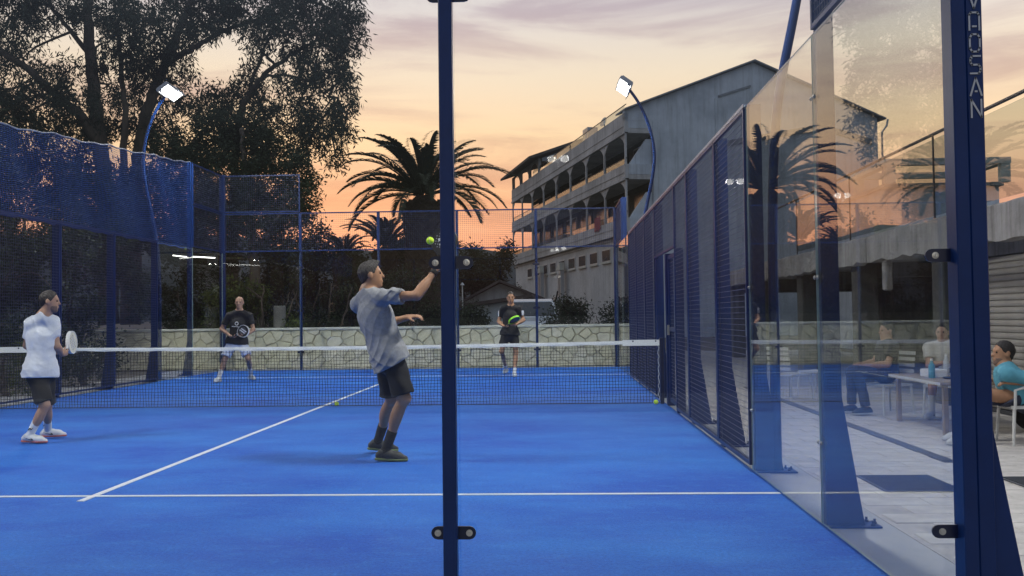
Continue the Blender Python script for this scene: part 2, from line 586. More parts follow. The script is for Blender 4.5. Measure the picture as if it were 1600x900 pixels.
# ------------------------------------------------------------------ near end: glass back wall the picture is taken through
nw = thing('glass_back_wall', (0, 0, 0), 'nearest glass end wall with blue post and round ended clamps', 'glass wall')
for i in range(5):
    pane(nw, -5 + 2 * i + .006, -5 + 2 * i + 1.994, -.006, .006, .015, 2.985)
for x in (-3, -1, 1, 3):
    m_ = MB(); m_.bbox(x - .047, x + .007, -.105, -.041, 0, 4.0, .004); m_.build('post', 'blue_paint', nw)
    m_ = MB(); m_.box(x - .001, x + .003, -.040, -.0085, 0, 3.0); m_.build('post_fin', 'rail_grey', nw)
    for z in (.425, 1.505, 2.59):
        clamp(nw, (x - .012, -.033, z), (1, 0, 0), (0, -1, 0))
for i in range(5):
    mesh_panel((-5 + 2 * i, -.03, 3.01), (2, 0, 0), (0, 0, .99), nw)
# corner posts
def corner_post(parent, sx, y0, ydir, letters=False):
    m_ = MB()
    def bx(xa, xb, ya, yb, za, zb, b=.004):
        m_.bbox(min(sx * xa, sx * xb), max(sx * xa, sx * xb), min(y0 + ydir * ya, y0 + ydir * yb), max(y0 + ydir * ya, y0 + ydir * yb), za, zb, b)
    bx(4.962, 5.016, -.105, -.006, .012, 4.0)
    bx(5.018, 5.082, -.10, .0, .012, 4.0)
    p = m_.build('corner_post', 'blue_paint', parent)
    q = MB()
    pr = [(5.083, .012), (5.235, .012), (5.09, .82), (5.083, .82)]
    q.prism([(sx * px, y0 + ydir * -.02, pz) for px, pz in (pr if sx * ydir > 0 else pr[::-1])], (0, -.06 * ydir, 0))
    q.build('gusset', 'blue_paint', p)
    q = MB(); q.box(min(sx * 4.93, sx * 5.33), max(sx * 4.93, sx * 5.33), min(y0 - .13 * ydir, y0 + .03 * ydir), max(y0 - .13 * ydir, y0 + .03 * ydir), .001, .0118)
    q.build('foot_plate', 'blue_paint', p)
    return p
cpr = corner_post(nw, 1, 0, 1)
corner_post(nw, -1, 0, 1)
for z in (.425, 1.505, 2.59):
    clamp(nw, (4.925, -.033, z), (1, 0, 0), (0, -1, 0), w=.062, bolts=((-.022, 0),))
# silver lettering down the face of the right-hand corner post
def letters():
    G = {'V': [[(-1, 1), (0, -1), (1, 1)]], 'P': [[(-.9, -1), (-.9, .75), (-.6, 1), (.6, 1), (.9, .7), (.9, -1)], [(-.3, -.6), (.3, -.6)]],
         'O': [[(-.9, .6), (-.5, 1), (.5, 1), (.9, .6), (.9, -.6), (.5, -1), (-.5, -1), (-.9, -.6), (-.9, .6)]],
         'S': [[(.9, 1), (-.6, 1), (-.9, .7), (-.9, .3), (-.6, 0), (.6, 0), (.9, -.3), (.9, -.7), (.6, -1), (-.9, -1)]],
         'A': [[(-1, -1), (0, 1), (1, -1)], [(-.12, -.55), (.12, -.55)]],
         'N': [[(-.9, -1), (-.9, 1), (.9, -1), (.9, 1)]]}
    z = 2.498
    for ch in 'VPOSAN':
        q = MB(); hw, hh = .021, .034
        for pl in G[ch]:
            for a, b in zip(pl[:-1], pl[1:]):
                p0 = V(5.05 + hw * a[0], -.1025, z + hh * a[1]); p1 = V(5.05 + hw * b[0], -.1025, z + hh * b[1])
                d = p1 - p0; L = np.linalg.norm(d); d /= L; s = np.cross(d, V(0, 1, 0))
                q.obox((p0 + p1) / 2, d * (L / 2 + .003), s * .0034, V(0, .0014, 0))
        q.build('letter', 'silver_letter', cpr)
        z -= .0855
letters()

# ------------------------------------------------------------------ far end
fw = thing('glass_back_wall', (0, 20, 0), 'far glass end wall of the court in front of the stone wall', 'glass wall')
for i in range(5):
    pane(fw, -5 + 2 * i + .006, -5 + 2 * i + 1.994, 19.994, 20.006, .015, 2.985)
for i, x in enumerate((-3, -1, 1, 3)):
    m_ = MB(); m_.bbox(x - .032, x + .032, 20.04, 20.104, 0, 4.0, .004); m_.build('post', 'blue_paint', fw)
    for z in (.45, 1.5, 2.6):
        clamp(fw, (x, 20.033, z), (1, 0, 0), (0, 1, 0))
for i in range(5):
    mesh_panel((-5 + 2 * i, 20.02, 3.01), (2, 0, 0), (0, 0, .99), fw)
mesh_panel((-5, 20.02, 4.02), (2, 0, 0), (0, 0, .96), fw)
for sx in (1, -1):
    m_ = MB(); m_.bbox(min(sx * 4.95, sx * 5.09), max(sx * 4.95, sx * 5.09), 20.025, 20.12, 0, 4.0 if sx > 0 else 5.0, .004); m_.build('corner_post', 'blue_paint', fw)

# ------------------------------------------------------------------ right side wall
rw = thing('side_wall', (5, 10, 0), 'right hand side wall of mesh and glass beside the paving', 'court wall')
for y in (0, 2, 16, 18):
    pane(rw, 5.0, 5.012, y + .006, y + 1.994, .015, 2.985)
for y in (2, 4, 5.5, 7.45, 11, 12.6, 14.3, 16, 18):
    buttress_post(rw, 1, y, 4.0 if y in (2, 18) else 3.0)
for a, b in ((4.02, 5.49), (5.51, 7.44), (7.46, 8.60), (11.0, 12.59), (12.61, 14.29), (14.31, 15.98)):
    mesh_panel((5.0, a, .05), (0, b - a, 0), (0, 0, 2.93), rw)
mesh_panel((5.0, 8.62, 2.16), (0, 2.36, 0), (0, 0, .82), rw)
for a in (.0, 18.0):
    mesh_panel((5.006, a + .02, 3.01), (0, 1.96, 0), (0, 0, .97), rw)
for y, zz in ((2, (.5, 1.5, 2.6)), (4, (.5, 1.5)), (16, (1.5,)), (18, (1.5,))):
    for z in zz:
        m_ = MB(); m_.box(5.013, 5.0215, y - .05, y + .05, z - .03, z + .03); cl = m_.build('clamp', 'navy_paint', rw)
        for d in (-.03, .03):
            q = MB(); q.lathe((4.9985, y + d, z), (-1, 0, 0), [(0, .014), (.003, .014), (.0035, .009), (.008, .008)], 8); q.build('bolt', 'bolt_steel', cl)
tr = MB(); tr.box(4.985, 5.03, 4.0, 16.0, 2.985, 3.012); tr.build('top_rail', 'rail_grey', rw)
# gate beside the net: two leaves of thick posts
for y in (8.66, 9.72, 10.94):
    m_ = MB(); m_.bbox(5.0, 5.11, y - .045, y + .045, 0, 2.15, .004); m_.build('gate_post', 'blue_paint', rw)
gl = MB(); gl.bbox(5.03, 5.08, 8.72, 9.66, .06, 2.1, .004); gate = None
for a, b in ((8.72, 9.66),):
    q = MB()
    for yy in (a, b - .06): q.bbox(5.03, 5.08, yy, yy + .06, .06, 2.12, .004)
    for zz in (.06, 1.05, 2.06): q.bbox(5.032, 5.078, a + .062, b - .062, zz, zz + .06, .004)
    gate = q.build('gate', 'blue_paint', rw)
    wire_grid('wire_mesh', (5.055, a + .06, .12), (0, b - a - .12, 0), (0, 0, 1.94), gate)
q = MB(); q.box(5.0, 5.028, 9.55, 9.58, 1.0, 1.14); q.build('handle', 'bolt_steel', gate)

# ------------------------------------------------------------------ left side wall
lw = thing('side_wall', (-5, 10, 0), 'left hand side wall of dark blue mesh under the netting', 'court wall')
for y in (0, 2, 16, 18):
    pane(lw, -5.012, -5.0, y + .006, y + 1.994, .015, 2.985)
for y in (2, 4, 6, 8, 10, 12, 14, 16, 18):
    buttress_post(lw, -1, y, 5.0 if y in (18,) else 3.0)
for a in range(4, 16, 2):
    mesh_panel((-5.0, a + .01, .05), (0, 1.98, 0), (0, 0, 2.93), lw)
mesh_panel((-5.006, 18.02, 3.01), (0, 1.96, 0), (0, 0, .99), lw)
mesh_panel((-5.006, 18.02, 4.02), (0, 1.96, 0), (0, 0, .96), lw)
tr = MB(); tr.box(-5.03, -4.985, 4.0, 16.0, 2.985, 3.012); tr.build('top_rail', 'blue_paint', lw)

# ------------------------------------------------------------------ knotted netting over the left wall
def netting():
    root = thing('ball_netting', (-5.05, 11, 3), 'tall blue knotted ball netting hung above the left mesh wall', 'netting')
    y0, y1, z0, z1 = 4.0, 18.0, 2.96, 4.98
    TOP = lambda y: -(18.0 - y) * .081
    rs = random.Random(7)
    def P(y, z):
        f = (z - z0) / (z1 - z0)
        sag = .035 * math.sin((y - y0) * 1.57) ** 2 * f + .012 * math.sin(y * 9.1 + z * 2)
        bulge = .05 * math.sin(math.pi * f) * math.sin((y - y0) * .9 + .4) + .02 * math.sin(y * 3.3 + z * 2.1)
        zz = z + f * TOP(y) - sag + .018 * math.sin(y * 2.3 + f * 4) * math.sin(math.pi * f)
        return (-5.05 - bulge, y + .012 * math.sin(z * 5 + y * 1.3), zz)
    vs, fs = [], []
    def strand(pts, r):
        k = len(vs)
        for i, p in enumerate(pts):
            p = np.array(p)
            t = np.array(pts[min(i + 1, len(pts) - 1)]) - np.array(pts[max(0, i - 1)]); t /= np.linalg.norm(t)
            a = np.cross(t, V(1, 0, 0)); a /= np.linalg.norm(a); b = np.cross(t, a)
            for w in range(3):
                q = 2 * math.pi * w / 3
                vs.append(p + r * (math.cos(q) * a + math.sin(q) * b))
        for i in range(len(pts) - 1):
            for w in range(3):
                j = (w + 1) % 3
                fs.append((k + i * 3 + w, k + i * 3 + j, k + i * 3 + 3 + j, k + i * 3 + 3 + w))
    nz, ny = 44, 308
    for i in range(nz + 1):
        z = z0 + (z1 - z0) * i / nz
        strand([P(y0 + (y1 - y0) * k / 90, z) for k in range(91)], .0042)
    for i in range(ny + 1):
        y = y0 + (y1 - y0) * i / ny
        strand([P(y, z0 + (z1 - z0) * k / 10) for k in range(11)], .0042)
    fast_mesh('net_mesh', np.array(vs), np.array(fs), 'netting_blue', root, kind='stuff')
    m_ = MB(); m_.tube([P(y0 + (y1 - y0) * k / 90, z1 + .02) for k in range(91)], .012, 6); m_.build('top_cord', 'rail_grey', root)
    m_ = MB(); m_.tube([P(y0 + (y1 - y0) * k / 90, z0) for k in range(91)], .014, 6); m_.build('bottom_cord', 'netting_blue', root)
    m_ = MB(); m_.tube([P(y1 + .01, z0 + (z1 - z0) * k / 10) for k in range(11)], .012, 6); m_.build('side_cord', 'netting_blue', root)
netting()

# ------------------------------------------------------------------ net across the court
def court_net():
    root = thing('court_net', (0, 10, 0), 'black court net with white top band stretched across the blue court', 'net')
    def top(x): return .88 + .04 * (x / 5) ** 2
    vs, fs = [], []
    def strand(a, b, r, n=2):
        k = len(vs); a, b = V(*a), V(*b)
        t = (b - a) / np.linalg.norm(b - a); s = np.cross(t, V(0, 1, 0))
        for e in (a, b):
            for q, w in ((1, 1), (-1, 1), (-1, -1), (1, -1)): vs.append(e + s * r * q + V(0, r * w, 0))
        for i in range(4):
            j = (i + 1) % 4; fs.append((k + i, k + j, k + 4 + j, k + 4 + i))
    rs = random.Random(3)
    nx = 222
    xs = [-4.96 + 9.92 * i / nx + rs.uniform(-.004, .004) for i in range(nx + 1)]
    for i, x in enumerate(xs):
        zz = [.012 + (top(x) - .05) * k / 6 for k in range(7)]
        xx = [x + .006 * math.sin(k * 1.7 + i) for k in range(7)]
        for k in range(6): strand((xx[k], 10, zz[k]), (xx[k + 1], 10, zz[k + 1]), .0025)
    nzr = 20
    for k in range(nzr):
        f = k / (nzr - 1)
        pts = [(x, 10, .012 + (top(x) - .05) * f + .004 * math.sin(x * 7 + k * 2)) for x in np.linspace(-4.96, 4.96, 60)]
        for a, b in zip(pts[:-1], pts[1:]): strand(a, b, .0025)
    fast_mesh('net_mesh', np.array(vs), np.array(fs), 'net_black', root, kind='stuff')
    # white band, slightly wrinkled
    v2, f2 = [], []
    xs = np.linspace(-4.95, 4.93, 160)
    for i, x in enumerate(xs):
        h = .052 + .004 * math.sin(x * 11)
        for dy in (-.009, .009):
            for z in (top(x) - h, top(x) - h / 2 + .001 * math.sin(x * 40), top(x)):
                v2.append((x, 10 + dy * (1.25 if abs(z - top(x) + h / 2) < .01 else .8) + .003 * math.sin(x * 17 + z * 60), z))
    for i in range(len(xs) - 1):
        a, b = i * 6, i * 6 + 6
        for k in range(2):
            f2.append((a + k, a + k + 1, b + k + 1, b + k)); f2.append((a + 3 + k, b + 3 + k, b + 4 + k, a + 4 + k))
        f2.append((a + 2, a + 5, b + 5, b + 2)); f2.append((a, b, b + 3, a + 3))
    link_mesh('top_band', v2, f2, 'tape_white', root)
    m_ = MB(); m_.tube([(x, 10, .012) for x in (-4.96, 0, 4.96)], .006, 6); m_.build('bottom_cord', 'net_black', root)
    for sx in (-1, 1):
        m_ = MB(); m_.bbox(min(sx * 4.935, sx * 4.99), max(sx * 4.935, sx * 4.99), 9.97, 10.03, 0, .95, .004); p = m_.build('net_post', 'navy_paint', root)
        q = MB(); q.box(min(sx * 4.40, sx * 4.93), max(sx * 4.40, sx * 4.93), 9.975, 9.984, .84, .925); q.build('band_end', 'tape_white', p)
        for xx in (4.55, 4.88):
            q = MB(); q.lathe((sx * xx, 9.975, .905), (0, -1, 0), [(0, .012), (.003, .012), (.004, .006)], 8); q.build('eyelet', 'navy_paint', p)
        q = MB(); q.tube([(sx * 4.915 + .01 * math.sin(k * 2.2), 9.985, .05 + .042 * k) for k in range(20)], .004, 5); q.build('lacing', 'tape_white', p)
court_net()

# ------------------------------------------------------------------ floodlight poles
def flood(root, c, aim, tilt_ax):
    """one lamp: case, visor fins and bright lens"""
    aim = V(*aim) / np.linalg.norm(aim); ax = V(*tilt_ax) / np.linalg.norm(tilt_ax)
    ax = ax - aim * ax.dot(aim); ax /= np.linalg.norm(ax); up = np.cross(aim, ax)
    c = V(*c)
    m_ = MB(); m_.obox(c - aim * .035, ax * .19, up * .15, aim * .033)
    for k in range(-3, 4): m_.obox(c - aim * .088 + ax * .05 * k, ax * .005, up * .13, aim * .02)
    m_.obox(c + up * .154 + aim * .012, ax * .19, up * .004, aim * .045)
    cs = m_.build('floodlight', 'lamp_case', root)
    q = MB(); q.obox(c + aim * .003, ax * .165, up * .125, aim * .003); q.build('lens', 'lamp_white', cs)

def pole(sx, y, label, lift=0):
    root = thing('floodlight_pole', (sx * 5.2, y, 0), label, 'floodlight', 'floodlights round the court')
    ctl = [(5.20, 0.0), (5.20, 1.0), (5.205, 2.0), (5.26, 2.9), (5.42, 3.7), (5.54, 4.3), (5.56, 4.75), (5.46, 5.25), (5.27, 5.7), (5.06, 6.02)]
    pts = []
    for i in range(len(ctl) - 1):
        p0, p1, p2, p3 = (V(*ctl[max(0, min(len(ctl) - 1, i + k))]) for k in (-1, 0, 1, 2))
        for t in np.linspace(0, 1, 6, endpoint=(i == len(ctl) - 2)):
            pts.append(.5 * (2 * p1 + (p2 - p0) * t + (2 * p0 - 5 * p1 + 4 * p2 - p3) * t * t + (3 * p1 - p0 - 3 * p2 + p3) * t ** 3))
    pts = [(sx * p[0], y + (.0), p[1] + lift * p[1] / 6) for p in pts]
    m_ = MB(); m_.tube(pts, [.042 - .012 * i / len(pts) for i in range(len(pts))], 10); m_.build('curved_pole', 'blue_paint', root, smooth=True)
    m_ = MB(); m_.box(min(sx * 5.12, sx * 5.34), max(sx * 5.12, sx * 5.34), y - .11, y + .11, .001, .014); m_.build('foot_plate', 'blue_paint', root)
    e = V(*pts[-1])
    ydir = 1 if y < 10 else -1
    m_ = MB(); m_.obox(e + V(-sx * .02, 0, .02), V(.03, 0, -.02), V(0, .38, 0), V(.02, 0, .03)); m_.build('cross_bar', 'rail_grey', root)
    for k in (-1, 1):
        flood(root, e + V(-sx * .12, k * .205, .03), (-sx * 2.6, ydir * .75, -3.6), (0, 1, 0))
pole(1, 16, 'far right curved blue floodlight pole in front of the concrete building', 0)
pole(-1, 16.6, 'far left curved blue floodlight pole rising behind the netting', .25)
pole(1, 4, 'near right curved blue pole cut off by the top of the picture', .1)
pole(-1, 4, 'near left curved floodlight pole outside the picture', .1)

# ------------------------------------------------------------------ balls
def ball(c, label, r=.0335):
    root = thing('padel_ball', V(*c) - V(0, 0, r), label, 'ball', 'yellow balls')
    m_ = MB(); m_.sphere(c, r, 20, 12); m_.build('felt_cover', 'ball_yellow', root, smooth=True)
    q = MB(); pts = []
    for k in range(41):
        a = 2 * math.pi * k / 40
        p = V(math.cos(a) + .35 * math.cos(3 * a), math.sin(a) - .35 * math.sin(3 * a), 1.0 * math.sin(2 * a)); p /= np.linalg.norm(p)
        pts.append(V(*c) + p * (r * 1.002))
    q.tube(pts, .0012, 4, caps=False); q.build('seam', 'tape_white', root)
ball(at(672, 376, Y=4.35), 'bright yellow ball in the air by the hitting player')
ball((at(526, 631, Z=.034)[0], at(526, 631, Z=.034)[1], .034), 'yellow ball lying under the net on the centre line')
ball((4.86, 9.9, .034), 'yellow ball in the corner at the right net post')
ball(at(290, 388, Y=18.1), 'small yellow ball caught at the lower corner of the netting')

# ================================================================== what stands round the court
def concrete_mat(name, col, dark, streak=.5, sc=1.0):
    """weathered concrete: blotches plus rain streaks running down"""
    m = bpy.data.materials.new(name); m.use_nodes = True
    t = m.node_tree; b = t.nodes['Principled BSDF']; L = t.links
    tc = N(t, 'ShaderNodeTexCoord')
    n1 = N(t, 'ShaderNodeTexNoise', i_Scale=.45 * sc, i_Detail=8.0, i_Roughness=.65)
    L.new(tc.outputs['Object'], n1.inputs['Vector'])
    mp = N(t, 'ShaderNodeMapping'); mp.inputs['Scale'].default_value = (2.2 * sc, 2.2 * sc, .16 * sc)
    L.new(tc.outputs['Object'], mp.inputs[0])
    n2 = N(t, 'ShaderNodeTexNoise', i_Scale=1.6, i_Detail=7.0, i_Roughness=.7)
    L.new(mp.outputs[0], n2.inputs['Vector'])
    r = N(t, 'ShaderNodeValToRGB'); e = r.color_ramp.elements
    e[0].position, e[0].color = .36, (*dark, 1); e[1].position, e[1].color = .6, (*col, 1)
    L.new(n1.outputs[0], r.inputs[0])
    mr = N(t, 'ShaderNodeMapRange'); mr.inputs['From Min'].default_value = .48; mr.inputs['From Max'].default_value = .72; mr.inputs['To Max'].default_value = streak
    L.new(n2.outputs[0], mr.inputs['Value'])
    mx = N(t, 'ShaderNodeMix', data_type='RGBA', blend_type='MULTIPLY'); mx.inputs['B'].default_value = (.38, .36, .33, 1)
    L.new(mr.outputs[0], mx.inputs['Factor']); L.new(r.outputs[0], mx.inputs['A'])
    L.new(mx.outputs['Result'], b.inputs['Base Color'])
    n3 = N(t, 'ShaderNodeTexNoise', i_Scale=9 * sc, i_Detail=5.0); L.new(tc.outputs['Object'], n3.inputs['Vector'])
    bp = N(t, 'ShaderNodeBump', i_Strength=.3, i_Distance=.02); L.new(n3.outputs[0], bp.inputs['Height']); L.new(bp.outputs[0], b.inputs['Normal'])
    b.inputs['Roughness'].default_value = .9
    MATS[name] = m
concrete_mat('old_concrete', (.58, .58, .57), (.40, .40, .39), .6)
concrete_mat('gable_render', (.60, .66, .71), (.43, .48, .53), .5)
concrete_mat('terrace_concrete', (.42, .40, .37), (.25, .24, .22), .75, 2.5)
mat('balcony_shade', (.085, .085, .085), .9, var=.2, vscale=2)  # shade inside the balconies put into a dark wall colour
mat('post_concrete', (.15, .15, .14), .9, var=.25, vscale=6)
concrete_mat('pale_wall', (.66, .67, .66), (.50, .51, .50), .4)
concrete_mat('shaded_concrete', (.12, .12, .11), (.07, .07, .065), .5, 2.0)  # darker concrete copy: the shade under the deck is in its colour
mat('scar', (.24, .26, .28), .9, var=.2, vscale=3)
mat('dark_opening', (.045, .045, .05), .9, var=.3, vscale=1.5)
mat('roof_dark', (.10, .085, .075), .85, var=.3, vscale=2)
mat('window_dark', (.03, .035, .04), .15, spec=.6)
mat('frame_white', (.62, .62, .60), .5)
glass_mat('rail_glass', (.80, .84, .84), .06)
mat('stone_a', (.60, .57, .42), .85, var=.16, vscale=7, bump=.5, bscale=22)
mat('stone_b', (.55, .53, .39), .85, var=.18, vscale=6, bump=.5, bscale=22)
mat('stone_c', (.64, .61, .48), .85, var=.14, vscale=8, bump=.5, bscale=22)
mat('mortar', (.42, .39, .30), .95, var=.2, vscale=9, bump=.4)
mat('coping', (.60, .60, .52), .8, var=.14, vscale=3, bump=.3, bscale=30)
mat('van_white', (.55, .58, .62), .25, coat=.6, spec=.5)
mat('tyre', (.02, .02, .02), .8)
mat('chrome', (.6, .6, .6), .2, metal=.9)
mat('shutter', (.30, .285, .25), .5, var=.1, vscale=3)
mat('duct_grey', (.45, .47, .48), .4, metal=.5)
mat('black_plastic', (.02, .02, .022), .45)
mat('laundry_red', (.30, .04, .04), .8)
mat('hill', (.05, .058, .06), 1.0, var=.3, vscale=.01)

# ------------------------------------------------------------------ stone wall behind the far glass
def stone_wall():
    root = thing('stone_wall', (-1, 21, 0), 'low cream crazy paved stone wall behind the far glass', 'wall')
    x0, x1, yf, zt = -9.5, 5.7, 20.80, 1.0
    m_ = MB(); m_.box(x0, x1, yf, 21.1, 0, zt); core = m_.build('mortar_core', 'mortar', root)
    rs = random.Random(12)
    seeds = []
    tries = 0
    while len(seeds) < 235 and tries < 20000:
        tries += 1
        p = (rs.uniform(x0, x1), rs.uniform(-.03, zt + .03))
        if all(((p[0] - q[0]) / 1.25) ** 2 + (p[1] - q[1]) ** 2 > .165 ** 2 for q in seeds): seeds.append(p)
    def clip(poly, a, b, c):                       # keep a*x+b*z<=c
        out = []
        for i in range(len(poly)):
            p, q = poly[i], poly[(i + 1) % len(poly)]
            dp, dq = a * p[0] + b * p[1] - c, a * q[0] + b * q[1] - c
            if dp <= 0: out.append(p)
            if dp * dq < 0:
                t = dp / (dp - dq); out.append((p[0] + t * (q[0] - p[0]), p[1] + t * (q[1] - p[1])))
        return out
    for i, s in enumerate(seeds):
        poly = [(x0, .0), (x1, .0), (x1, zt), (x0, zt)]
        for j, q in enumerate(seeds):
            if i == j or abs(q[0] - s[0]) > 1.6: continue
            a, b = q[0] - s[0], q[1] - s[1]
            ln = math.hypot(a, b); a /= ln; b /= ln
            poly = clip(poly, a, b, a * (s[0] + q[0]) / 2 + b * (s[1] + q[1]) / 2 - .006)
            if len(poly) < 3: break
        if len(poly) < 3: continue
        cx = sum(p[0] for p in poly) / len(poly); cz = sum(p[1] for p in poly) / len(poly)
        dep = rs.uniform(.020, .05); n = len(poly)
        po = [(p[0] + rs.uniform(-.008, .008), p[1] + rs.uniform(-.008, .008)) for p in poly]
        tl = rs.uniform(-.03, .03); tz = rs.uniform(-.03, .03)
        v0 = [(p[0] - cx, .012, p[1] - cz) for p in po]
        v1 = [((p[0] - cx) * .985, -dep * .6 + tl * (p[0] - cx), (p[1] - cz) * .985) for p in po]
        v2 = [((p[0] - cx) * .90, -dep + tl * (p[0] - cx) + tz * (p[1] - cz), (p[1] - cz) * .90) for p in po]
        b_ = MB()
        fs = [tuple(range(2 * n, 3 * n))]
        for r_ in range(2):
            for k in range(n):
                l = (k + 1) % n; fs.append((r_ * n + k, r_ * n + l, r_ * n + n + l, r_ * n + n + k))
        b_._add(v0 + v1 + v2, fs)
        piece('stone', b_, rs.choice(['stone_a', 'stone_a', 'stone_b', 'stone_c']), core, (cx, yf, cz))
    x = x0 - .05
    while x < x1:
        w = rs.uniform(.9, 1.3); b_ = MB()
        b_.bbox(x + .004, min(x + w, x1 + .05) - .004, yf - .07, 21.17, zt + .002, zt + .062 + rs.uniform(0, .004), .008)
        b_.build('coping_stone', 'coping', root); x += w
stone_wall()
pl = thing('concrete_post', at(437, 510, Y=21.8) * V(1, 1, 0), 'short round concrete post standing behind the stone wall', 'post')
m_ = MB(); c_ = at(437, 505, Y=21.8); m_.lathe((c_[0], c_[1], 0), (0, 0, 1), [(0, .17), (1.62, .165), (1.66, .15), (1.66, .0)], 14); m_.build('shaft', 'post_concrete', pl)

# ------------------------------------------------------------------ hotel-like concrete building
BC = V(7.57, 49.2, 0); D1 = V(-.2334, .9724, 0); D2 = V(.9724, .2334, 0)
def bp_(s, t, z): return BC + D1 * s + D2 * t + V(0, 0, z)
def bbx(m_, s0, s1, t0, t1, z0, z1):
    m_.obox(bp_((s0 + s1) / 2, (t0 + t1) / 2, (z0 + z1) / 2), D1 * (s1 - s0) / 2, D2 * (t1 - t0) / 2, V(0, 0, (z1 - z0) / 2)); return m_

def big_building():
    root = thing('concrete_building', BC, 'four storey grey concrete building with arched balconies and a gabled end', 'building')
    LEN, WID, EA, PK = 33.0, 15.6, 12.75, 15.75
    zp = [(5.95, 6.75), (8.95, 9.75), (11.55, 12.62)]         # parapet bands
    # main body behind the balconies
    m_ = MB()
    prof = [(1.66, 0), (WID, 0), (WID, EA), (WID / 2, PK), (.0, EA), (.0, EA - .55), (1.66, EA - .55)]
    m_.prism([bp_(0, t, z) for t, z in prof], D1 * .35)
    m_.build('gable_wall', 'gable_render', root)
    m_ = MB(); bbx(m_, .36, LEN, 1.8, WID - .02, 0, 11.5); m_.build('body', 'balcony_shade', root)
    # roof: two slopes with a lip in front of the gable
    for t0, z0, t1, z1 in ((-.02, EA + .01, WID / 2, PK + .05), (WID + .45, EA - .10, WID / 2, PK + .05)):
        if t0 < 0: a0, a1 = -.25, 1.6
        else: a0, a1 = -.25, LEN
        m_ = MB()
        q = [bp_(a0, t0, z0), bp_(a0, t1, z1), bp_(a0, t1, z1 + .09), bp_(a0, t0, z0 + .09)]
        m_.prism(q if t0 < 0 else q[::-1], D1 * (a1 - a0)); m_.build('roof_slope', 'scar', root)
    m_ = MB(); m_.tube([bp_(-.3, WID + .5, EA - .12), bp_(-.3, WID + .42, EA - .5), bp_(-.3, WID + .1, EA - .9), bp_(-.3, WID + .05, 2)], .06, 6); m_.build('gutter_pipe', 'duct_grey', root)
    # blocked-up patches on the gable
    m_ = MB(); bbx(m_, -.05, -.002, 5.4, 5.52, 0, 13.6); m_.build('pilaster', 'gable_render', root)
    m_ = MB(); m_.obox(bp_(-.03, 6.6, 14.05), D2 * 1.0 + V(0, 0, .33), D1 * .03, V(0, 0, .06)); m_.build('ledge', 'scar', root)
    # lower gabled outline left from a demolished house
    m_ = MB()
    pr = [(5.6, 11.1), (12.0, 12.3), (15.2, 11.5), (15.2, 11.15), (12.0, 11.95), (5.6, 10.75)]
    m_.prism([bp_(-.045, t, z) for t, z in pr], D1 * .043); m_.build('roof_scar', 'scar', root)
    # balconies
    NB = 8; bw = (LEN - .3) / NB
    for li, (z0, z1) in enumerate(zp):
        m_ = MB(); bbx(m_, 0, LEN, 0, .22, z0, z1); par = m_.build('parapet', 'old_concrete', root)
        m_ = MB(); bbx(m_, 0.02, LEN, .222, 1.79, z0 - .05, z0 + .22); m_.build('balcony_slab', 'old_concrete', root)
        m_ = MB(); bbx(m_, 0.01, .2, .222, 1.65, z0 + .222, z1); m_.build('end_parapet', 'gable_render', root)
        if li < 2:
            m_ = MB(); m_.prism([bp_(.21, t, z) for t, z in ((.3, z1), (1.64, z1), (1.64, z1 + 1.45), (1.3, z1 + 1.45))], D1 * .2); m_.build('stair_wall', 'gable_render', root)
        m_ = MB(); bbx(m_, -.01, LEN + .02, -.05, -.002, z0 - .1, z0 + .05); m_.build('drip_band', 'old_concrete', root)
        m_ = MB(); bbx(m_, 0.2, LEN, -.03, -.002, z0 + .33, z0 + .38); m_.build('shadow_line', 'old_concrete', root)
        ht = .5 if li == 2 else .36
        for k in range(NB):                                    # glass in the rail, bay by bay
            a, b = .15 + k * bw + .14, .15 + (k + 1) * bw - .14
            if li == 2 and k > 5: continue
            m_ = MB(); bbx(m_, a, b, .09, .105, z1 + .01, z1 + ht - .03); m_.build('rail_pane', 'rail_glass', par)
        m_ = MB(); e_ = LEN if li < 2 else 22
        bbx(m_, 0, e_, .07, .13, z1 + ht - .028, z1 + ht); m_.build('hand_rail', 'black_plastic', par)
    for li in range(2):                                        # columns and arches between the bands
        za, zb = zp[li][1], zp[li + 1][0]
        for k in range(NB + 1):
            s = .15 + k * bw
            m_ = MB(); bbx(m_, s - .08, s + .08, .03, .13, za, zb - .06); m_.build('column', 'old_concrete', root)
        for k in range(NB):
            a, b = .15 + k * bw + .09, .15 + (k + 1) * bw - .09
            w = b - a; n = 12; pts = [(a, zb - .001)]
            lo = zb - .66
            for j in range(n + 1):
                x = a + w * j / n; f = abs(2 * j / n - 1)
                pts.append((x, lo + .60 * (1 - f ** 3.4)))
            pts.append((b, zb - .001))
            m_ = MB()
            # strip of quads from the arch line up to the band
            vs, fs = [], []
            for j in range(n + 1):
                x, z = pts[j + 1]
                for tt in (.05, .11): vs += [bp_(x, tt, z), bp_(x, tt, zb - .055)]
            for j in range(n):
                p = j * 4; q = p + 4
                fs += [(p, p + 1, q + 1, q), (p + 2, q + 2, q + 3, p + 3), (p, q, q + 2, p + 2)]
            m_._add(vs, fs); m_.build('arch', 'old_concrete', root)
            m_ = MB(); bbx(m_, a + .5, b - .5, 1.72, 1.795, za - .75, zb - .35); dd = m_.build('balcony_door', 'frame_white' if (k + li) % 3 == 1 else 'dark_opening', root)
            m_ = MB(); bbx(m_, a + .58, b - .58, 1.70, 1.718, za - .7, zb - .45); m_.build('door_pane', 'window_dark', dd)
    # lowest balcony band and the tall ground floor
    m_ = MB(); bbx(m_, .1, LEN - .2, .25, 1.79, 0, 5.88); m_.build('ground_floor_wall', 'pale_wall', root)
